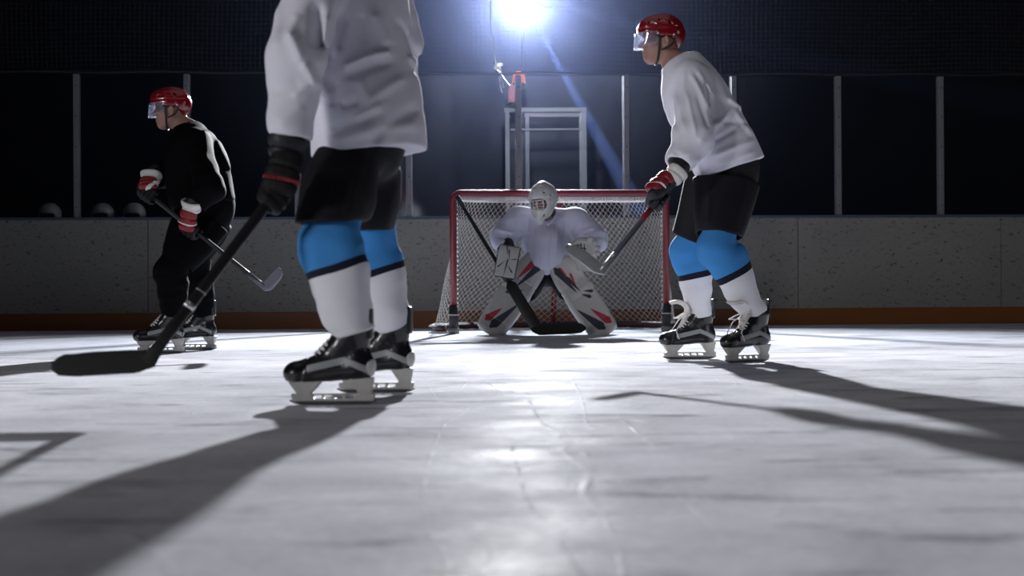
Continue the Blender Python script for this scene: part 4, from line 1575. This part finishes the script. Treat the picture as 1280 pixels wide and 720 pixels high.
# ---- the player at the left, all in black
def player_left():
    skN = at(201, 441, 8.78); skN[2] = 0
    skF = at(244, 437, 9.25); skF[2] = 0
    p = empty('person', V((skN[0] + skF[0]) / 2, 9.0, 0))
    tag(p, 'player in a red helmet and all black clothes bending forward at the left', 'person', 'skaters on the ice')
    W1 = add_skate(p, skN, (-1, -.28, 0), 'black', .0045)
    W2 = add_skate(p, skF, (-1, .15, 0), 'black', .0045)
    anN, anF = W1(-.072, 0, .225), W2(-.072, 0, .225)
    heel = at(336, 366, 8.50)
    gripL = at(234, 284, 8.64)
    d = unit(gripL - heel)
    gripR = gripL + d * .36 + V(.0, .1, 0)
    d = unit(gripR - heel)
    gripL = heel + d * ((gripL - heel) @ d)
    butt = gripR + d * .08
    J = joints(head=at(214, 136, 9.0), look=(-1, -.05, -.06), fwd=(-1, -.04, 0), neck=at(237, 166, 9.0), pelvis=at(260, 265, 9.0),
               shL=at(243, 178, 8.80), shR=at(232, 178, 9.2), elL=at(262, 236, 8.66), elR=at(206, 218, 9.22), wrL=at(240, 261, 8.64),
               wrR=gripR + V(.005, .03, .085), gL=gripL, gR=gripR,
               hipL=at(254, 272, 8.91), hipR=at(256, 272, 9.10), knL=at(214, 338, 8.78), knR=at(242, 340, 9.18), anL=anN, anR=anF)
    body, Rh = add_body(p, J)
    add_helmet(p, J['head'], Rh, .0045)
    for s_, an in (('L', anN), ('R', anF)):
        add_leg_sock(p, J['hip' + s_], J['kn' + s_], an, (.088, .092, .082, .062), M['sock_black'], .006, V(-1, 0, 0))
    add_shorts(p, J, (V(.0, 0, .06), (.185, .165, .21)), at(219, 330, 8.82), at(236, 334, 9.16), None, None,
               (.115, .112, .125, .155, .12, .185), (.11, .10, .12, .145, .12, .18), .26, M['black_cloth'], .007,
               folds=[(at(280, 260, 8.9), at(240, 320, 8.9), .02, .01)])
    A, B = at(252, 256, 9.0), at(236, 156, 9.0)
    Z = 8.7
    folds = [(at(250, 155, Z), at(262, 205, Z), .014, .014), (at(258, 160, Z), at(292, 238, Z), .014, .012), (at(251, 184, Z), at(272, 215, Z), .014, .014), (at(205, 180, Z), at(198, 215, Z), .014, .010), (at(230, 190, Z), at(240, 235, Z), .016, -.012)]
    add_jersey(p, J, A, B,
               [(-.02, .21, .205, 0, .01), (.3, .21, .205, 0, .005), (.55, .22, .195, 0, .0), (.78, .215, .160, 0, .0), (.92, .17, .115, 0, 0), (1.0, .10, .085, 0, 0)],
               {'L': ([J['shL'] + V(0, .02, -.02), J['elL'], at(244, 256, 8.64)], [.10, .098, .070]),
                'R': ([J['shR'], J['elR'], lerp(J['elR'], J['wrR'], .6)], [.10, .09, .065])},
               M['black_cloth'], .0068, folds, amp=.005)
    mats_ = dict(palm=M['black_leather'], back=M['red_leather'], cuff=M['white_leather'], trim=M['white_leather'])
    add_glove(p, gripL, heel - gripL, J['wrL'], (-.2, -1, .2), mats_, J['elL'], .0045, .055, 'cross')
    add_glove(p, gripR, heel - gripL, J['wrR'], (-1, -.6, .2), mats_, J['elR'], .0045, .055, 'long')
    toe = at(360, 341, 8.34)
    stick(butt, heel, toe, 'black stick with its blade lifted, held by the black-clothed player',
          dict(shaft=M['stick_black'], blade=M['stick_grey'], tape=M['tape_black']), None, bw=.075, curve=.03)


# ---- the goalkeeper
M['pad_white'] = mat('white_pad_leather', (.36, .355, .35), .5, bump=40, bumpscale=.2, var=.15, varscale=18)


def pad_material():
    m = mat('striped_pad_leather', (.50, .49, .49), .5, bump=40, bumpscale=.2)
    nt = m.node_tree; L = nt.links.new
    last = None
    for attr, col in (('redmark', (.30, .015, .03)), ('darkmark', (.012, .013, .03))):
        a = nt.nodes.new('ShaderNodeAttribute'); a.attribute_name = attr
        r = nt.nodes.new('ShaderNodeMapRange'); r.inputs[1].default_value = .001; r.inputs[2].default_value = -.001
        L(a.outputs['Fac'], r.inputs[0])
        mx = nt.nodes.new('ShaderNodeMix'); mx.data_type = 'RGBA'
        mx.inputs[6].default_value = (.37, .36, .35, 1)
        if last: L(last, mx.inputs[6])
        mx.inputs[7].default_value = (*col, 1)
        L(r.outputs[0], mx.inputs[0]); last = mx.outputs[2]
    L(last, nt.nodes['Principled BSDF'].inputs['Base Color'])
    return m


M['pad'] = pad_material()


def spikes(uv, tris):
    """signed distance to tapering spikes: (tail, tip, half width at tail)"""
    d = np.full(len(uv), 1.0)
    for a, b, w in tris:
        a = np.asarray(a, float); ab = np.asarray(b, float) - a
        t = np.clip((uv - a) @ ab / (ab @ ab), 0, 1)
        E = uv - a - t[:, None] * ab
        d = np.minimum(d, np.sqrt((E * E).sum(1)) - w * (1 - t) ** .8 * np.minimum(1, t * 6 + .4) + .0005)
    return d


def goalkeeper():
    Y = 11.95
    p = empty('person', at(683, 418, Y) * V(1, 1, 0))
    tag(p, 'goalkeeper in white mask and leg pads crouching in front of the net', 'person')
    skL = at(746, 418, 11.95); skL[2] = 0          # his left is on the picture's right
    skR = at(622, 419, 11.95); skR[2] = 0
    toeL, toeR = V(.45, -1, 0), V(-.45, -1, 0)
    W1 = add_skate(p, skL + V(.0, .08, 0), toeL, 'dark', .005)
    W2 = add_skate(p, skR + V(.0, .08, 0), toeR, 'dark', .005)
    anL, anR = W1(-.072, 0, .2), W2(-.072, 0, .2)
    padTL, padBL = at(700, 331, 11.82), at(755, 414, 11.80)
    padTR, padBR = at(671, 326, 11.82), at(613, 412, 11.80)
    grip = at(634, 343, 11.66)
    pad_end = at(668, 411, 11.45)
    d = unit(grip - pad_end)
    J = joints(head=at(679, 251, 11.72), look=(-.42, -1, -.22), fwd=(0, -1, 0), neck=at(686, 272, 11.88), pelvis=at(684, 335, 12.15),
               shL=at(724, 274, 11.9), shR=at(645, 273, 11.9), elL=at(742, 299, 11.86), elR=at(629, 297, 11.86), wrL=at(727, 316, 11.66),
               wrR=at(638, 322, 11.68), gL=at(724, 330, 11.6), gR=grip,
               hipL=at(700, 340, 12.1), hipR=at(668, 340, 12.1), knL=at(716, 368, 11.92), knR=at(652, 368, 11.92), anL=anL, anR=anR)
    body, Rh = add_body(p, J)
    # trousers
    add_shorts(p, J, (V(0, 0, .0), (.2, .17, .16)), lerp(J['hipL'], J['knL'], .85), lerp(J['hipR'], J['knR'], .85), None, None,
               (.11, .11, .12, .13, .12, .14), (.11, .11, .12, .13, .12, .14), .13, M['shorts_black'], .008)
    for s_, an in (('L', anL), ('R', anR)):
        add_leg_sock(p, J['hip' + s_], J['kn' + s_], an, (.07, .065, .06, .05), M['sock_black'], .008, V(0, -1, 0))

    # leg pads
    reds = {'R': [((-.02, .60), (.04, .50), .014), ((.0, .99), (-.05, .66), .030), ((-.07, .08), (-.012, .30), .036)],
            'L': [((.02, .84), (.0, .62), .014), ((.075, .06), (.0, .34), .036), ((-.03, .97), (-.01, .74), .014)]}
    darks = {'R': [((.055, .98), (-.02, .58), .034), ((.0, .04), (.085, .46), .042), ((-.06, .48), (.06, .62), .018)],
             'L': [((-.065, .99), (-.02, .58), .034), ((.0, .04), (-.10, .42), .042), ((-.02, .82), (.01, .56), .018), ((.06, .45), (.0, .55), .018), ((.10, .50), (.03, .57), .016)]}
    for s_, T, Bt, an, kn in (('L', padTL, padBL, anL, J['knL']), ('R', padTR, padBR, anR, J['knR'])):
        ax = unit(T - Bt); L = np.linalg.norm(T - Bt)
        nrm = unit(V(.25 if s_ == 'L' else -.25, -1, -.12)); nrm = unit(nrm - ax * (nrm @ ax))
        sd = np.cross(ax, nrm)
        R = np.stack([sd, nrm, ax], 1)
        Cc = lerp(Bt, T, .5)
        out = 1 if (sd @ V(1, 0, 0)) > 0 else -1

        def uvw(P):
            Q = (P - Bt) @ R
            return Q[:, 0] * out, Q[:, 1], Q[:, 2]

        def f(P, R=R, L=L, s_=s_):
            x, y, z = uvw(P)
            t = z / L
            w = np.interp(t, [-.06, .05, .3, .55, .62, .85, 1.06], [.100, .125, .135, .135, .128, .122, .100])
            y2 = y - np.interp(t, [0, .12, .3, 1], [.035, .0, -.01, 0.0])
            y2 = y2 - .012 * np.exp(-((t - .60) / .05) ** 2)
            q = np.maximum(np.abs(x) - (w - .035), 0); yy = np.maximum(np.abs(y2) - .020, 0)
            d = np.sqrt(q * q + yy * yy) - .035
            d = smax(d, smax((-.06 - t) * L, (t - 1.06) * L, .02), .03)
            d = d + .006 * np.exp(-((t - .52) / .010) ** 2) + .006 * np.exp(-((t - .70) / .010) ** 2) + .005 * np.exp(-((np.abs(x) - .088) / .005) ** 2) + .005 * np.exp(-((t - .14) / .009) ** 2)
            return d
        uv = lambda v, L=L: np.stack([uvw(v)[0] * (1 if s_ == 'L' else -1), uvw(v)[2] / L * 1.0], 1)

        def mk(v, tris, L=L, s_=s_, sign=None):
            x, y, z = uvw(v)
            xi = (v - Bt) @ (sd * (1 if sd[0] > 0 else -1))
            q = np.stack([xi, z], 1)
            tr = [((a[0], a[1] * L), (b[0], b[1] * L), w) for a, b, w in tris]
            return np.where(y > -.01, spikes(q, tr), 1.0)
        lo, hi = bounds(T, Bt, pad=.22)
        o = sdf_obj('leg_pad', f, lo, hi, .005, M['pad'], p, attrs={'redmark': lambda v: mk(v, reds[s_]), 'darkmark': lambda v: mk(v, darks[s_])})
        # straps behind the pad
        for t in (.12, .35, .62, .85):
            c = lerp(Bt, T, t)
            a = np.linspace(-.3, math.pi + .3, 14)
            MB().sweep([[c + sd * .105 * math.cos(x) - nrm * (.02 + .10 * math.sin(x)) + ax * e + (sd * math.cos(x) - nrm * math.sin(x)) * g for e, g in ((-.012, 0), (.012, 0), (.012, .003), (-.012, .003))] for x in a]).build('strap', M['strap'], o)

    # shirt
    A, B = at(684, 336, 11.98), at(686, 262, 11.93)
    Z = 11.75

    def extra(P, d):
        # the tucked tail hanging between the pads
        e = ell(P, at(683, 318, 11.84), (.16, .13, .16))
        c = rc(P, at(683, 300, 11.83), at(683, 330, 11.80), .12, .045)
        d = smin(d, e, .06)
        return smin(d, c, .05)
    folds = [(at(662, 268, Z), at(656, 320, Z), .018, .014), (at(668, 280, Z), at(668, 325, Z), .014, -.010), (at(676, 285, Z), at(678, 332, Z), .014, .010), (at(690, 288, Z), at(686, 332, Z), .014, -.009), (at(698, 285, Z), at(694, 330, Z), .014, .010),
             (at(708, 275, Z), at(702, 315, Z), .016, -.012), (at(722, 290, Z), at(744, 284, Z), .014, .010), (at(722, 298, Z), at(746, 296, Z), .012, -.010), (at(622, 287, Z), at(645, 292, Z), .013, .012), (at(624, 297, Z), at(648, 300, Z), .012, -.010), (at(645, 268, Z), at(640, 285, Z), .012, .012), (at(720, 298, Z), at(718, 286, Z), .012, -.014)]
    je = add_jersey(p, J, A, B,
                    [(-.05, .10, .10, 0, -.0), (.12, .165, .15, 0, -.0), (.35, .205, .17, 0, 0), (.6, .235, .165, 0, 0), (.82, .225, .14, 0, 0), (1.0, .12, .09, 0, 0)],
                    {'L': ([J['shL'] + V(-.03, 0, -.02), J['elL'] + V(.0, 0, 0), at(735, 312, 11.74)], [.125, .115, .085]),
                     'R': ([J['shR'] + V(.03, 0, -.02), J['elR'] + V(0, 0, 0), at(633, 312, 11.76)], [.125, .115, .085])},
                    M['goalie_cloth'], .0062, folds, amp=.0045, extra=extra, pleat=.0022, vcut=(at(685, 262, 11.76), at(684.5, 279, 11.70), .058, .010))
    # V collar
    mb = MB()
    for s_ in (-1, 1):
        mb.tube(resample([at(686 + s_ * 11, 262, 11.9), at(686 + s_ * 8, 271, 11.76), at(685, 281, 11.71)], 10), .011, 8)
    mb.build('collar', M['goalie_cloth'], je)

    # mask
    c = J['head'].copy()
    Rm = Rh

    def mask(P):
        Q = (P - c) @ Rm
        d = ell(Q, (0, -.008, .025), (.118, .142, .128))
        d = smin(d, ell(Q, (0, .05, -.075), (.088, .086, .075)), .05)
        d = smin(d, rc(Q, V(0, .11, -.12), V(0, .105, -.165), .034, .022), .04)      # chin of the mask
        d = smin(d, ell(Q, (0, .00, .130), (.028, .07, .028)), .03)     # crest
        inner = smin(ell(Q, (0, -.008, .018), (.103, .127, .113)), ell(Q, (0, .045, -.07), (.074, .074, .075)), .05)
        d = np.maximum(d, -inner)
        # open face, neck and vents
        d = smax(d, -rbox(Q, (0, .15, -.012), (.068, .10, .043), .035), .006)
        d = smax(d, -(Q[:, 2] + .085 + np.clip(Q[:, 1], -1, .12) * .95), .008)
        S = Q.copy(); S[:, 0] = np.abs(S[:, 0])
        for q, r in (((.05, .10, .085), .009), ((.095, .065, .055), .008), ((.115, .02, -.01), .009), ((.105, .03, -.045), .009), ((.085, .07, .02), .007), ((.04, .115, -.10), .009), ((.025, .075, .125), .008)):
            d = smax(d, -rc(S, V(*q) * .8, V(*q) * 1.25, r, r), .003)
        d = d + .004 * np.exp(-((Q[:, 2] - .038) / .005) ** 2)
        return d
    mk_ = sdf_obj('mask', mask, c - .21, c + .21, .0042, M['mask_white'], p)
    Wd = lambda x, y, z: c + Rm @ V(x, y, z)
    mb = MB()
    for z in (-.048, -.026, -.004, .022):
        mb.tube([Wd(.070 * math.sin(a), .020 + .125 * math.cos(a), z) for a in np.linspace(-1.3, 1.3, 15)], .0032, 6)
    for x in (-.045, -.0, .045):
        mb.tube([Wd(x, .020 + .125 * math.cos(math.asin(x / .07)), z) for z in np.linspace(-.055, .03, 6)], .0032, 6)
    mb.build('cage', M['silver'], mk_)
    # throat guard
    sdf_obj('throat_guard', lambda P: ell(P, lerp(J['neck'], J['head'], .38) + V(0, -.02, 0), (.07, .07, .06)), J['neck'] - .2, J['neck'] + .25, .006, M['black_foam'], p)

    # blocker on his right hand
    q0, q1, q2, q3 = at(624, 304, 11.58), at(652, 309, 11.56), at(643, 352, 11.54), at(617, 343, 11.56)
    cb = (q0 + q1 + q2 + q3) / 4
    ez = unit((q0 + q1) - (q2 + q3)); ex = unit((q1 + q2) - (q0 + q3)); ex = unit(ex - ez * (ex @ ez)); ey = np.cross(ez, ex)
    Rb = np.stack([ex, ey, ez], 1)
    hw, hh = np.linalg.norm(q1 - q0) / 2 * .97, np.linalg.norm(q0 - q3) / 2 * 1.05

    def board(P):
        Q = (P - cb) @ Rb
        bend = .9 * np.clip(Q[:, 2] - .06, 0, 1) ** 2 * 3
        q = Q.copy(); q[:, 1] = q[:, 1] - bend
        return rbox(q, (0, 0, 0), (hw, .022, hh), .020)

    def marks(v):
        Q = (v - cb) @ Rb
        uv_ = Q[:, [0, 2]]
        d = spikes(uv_, [((-.03, .15), (.005, .02), .007), ((.005, .02), (-.01, -.16), .008), ((-.07, -.06), (0, .02), .007), ((.075, .03), (0, .012), .006), ((.06, -.085), (.0, -.02), .008), ((.0, .10), (.02, .0), .007)])
        edge = np.minimum(hw - np.abs(uv_[:, 0]), hh - np.abs(uv_[:, 1])) - .008
        return np.minimum(d, edge)
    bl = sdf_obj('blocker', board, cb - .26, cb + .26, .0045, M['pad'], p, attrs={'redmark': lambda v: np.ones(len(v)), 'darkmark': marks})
    hand_c = cb + ey * .0
    back = 1 if ey[1] > 0 else -1
    add_glove(p, grip, pad_end - grip, lerp(cb, J['wrR'], .8), (-.3, -1, 0), dict(palm=M['dark_leather'], back=M['pad_white'], cuff=M['pad_white']), J['elR'], .005, .07)

    # catching glove on his left hand: a deep open pocket with cuff, thumb and finger stalls
    gc = at(729, 314, 11.60)
    Rc = head_R(V(-.25, -1, -.35))

    def catch(P):
        Q = (P - gc) @ Rc
        d = ell(Q, (0, -.01, 0), (.125, .055, .115))
        d = smax(d, -ell(Q, (-.01, .055, .01), (.088, .075, .080)), .012)
        # T pocket edge and stalls
        for k in range(4):
            a = -.2 + k * .38
            d = smin(d, rc(Q, V(.05 * math.cos(a), -.02, .05 * math.sin(a) + .01), V(.128 * math.cos(a), .018, .128 * math.sin(a) + .01), .024, .020), .010)
        d = smin(d, rc(Q, V(-.05, -.01, -.02), V(-.115, .03, .07), .030, .022), .015)
        d = smin(d, rbox(Q, (.02, -.01, -.115), (.085, .035, .055), .03), .02)
        return d
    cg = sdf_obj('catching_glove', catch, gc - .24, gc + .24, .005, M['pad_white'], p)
    mb = MB()
    for k in range(5):
        x = -.06 + .028 * k
        mb.tube([gc + Rc @ V(x, .012, -.07), gc + Rc @ V(x + .012, -.018, .0), gc + Rc @ V(x + .02, .012, .085)], .0035, 6)
    for k in range(4):
        z = -.05 + .032 * k
        mb.tube([gc + Rc @ V(-.08, .014, z), gc + Rc @ V(0, -.02, z + .006), gc + Rc @ V(.08, .014, z)], .0035, 6)
    mb.build('pocket_lacing', M['dark_leather'], cg)

    # stick: long shaft, wide paddle, wide blade lying on the ice
    root = empty('goalkeeper_stick', lerp(grip, pad_end, .5))
    tag(root, 'black goalkeeper stick with wide paddle resting on the ice before the net', 'hockey stick')
    butt = at(572, 247, 11.86)
    top = at(637, 354, 11.60)
    a1 = unit(top - butt)
    hl = at(672, 413, 11.45); hl[2] = .055
    a2 = unit(hl - top)
    n_ = V(0, -1, 0)

    def rr(c, ax_, w, t_):
        s1 = unit(np.cross(ax_, n_)); s2 = np.cross(s1, ax_)
        return [c + s1 * w / 2 * math.copysign(abs(math.cos(x)) ** .5, math.cos(x)) + s2 * t_ / 2 * math.copysign(abs(math.sin(x)) ** .5, math.sin(x)) for x in np.linspace(0, 2 * math.pi, 12, endpoint=False)]
    MB().sweep([rr(lerp(butt, top, t), a1, .032, .022) for t in np.linspace(0, 1.0, 6)]).build('shaft', M['stick_black'], root)
    sh = MB().sweep([rr(lerp(butt, top, t), a1, w, w * .8) for t, w in ((-.01, .040), (.02, .042), (.03, .036), (.12, .035))]).build('butt_tape', M['tape_black'], root)
    MB().sweep([rr(lerp(top, hl, t), a2, w, .026) for t, w in ((-.03, .034), (.0, .06), (.05, .094), (.5, .096), (.9, .098), (1.0, .09))]).build('paddle', M['stick_black'], root)
    hb = at(668, 412, 11.44); tb = at(732, 409, 11.60)
    rings = []
    for i in range(13):
        t = i / 12
        c = lerp(hb, tb, t) + V(0, .02 * t * t, 0)
        hgt = .092 * np.interp(t, [0, .1, .85, .96, 1], [.6, 1, .95, .75, .3])
        c[2] = .006 + hgt / 2 + np.interp(t, [0, .1, .9, 1], [.02, .0, .004, .03]) + .008 * t
        ax_ = unit(tb - hb)
        s2 = V(0, 0, 1); s3 = np.cross(ax_, s2)
        rings.append([c + s2 * hgt / 2 * math.copysign(abs(math.cos(x)) ** .5, math.cos(x)) + s3 * .011 * math.copysign(abs(math.sin(x)) ** .5, math.sin(x)) for x in np.linspace(0, 2 * math.pi, 12, endpoint=False)])
    MB().sweep(rings).build('blade', M['tape_black'], root)


player_right()
player_front()
player_left()
goalkeeper()
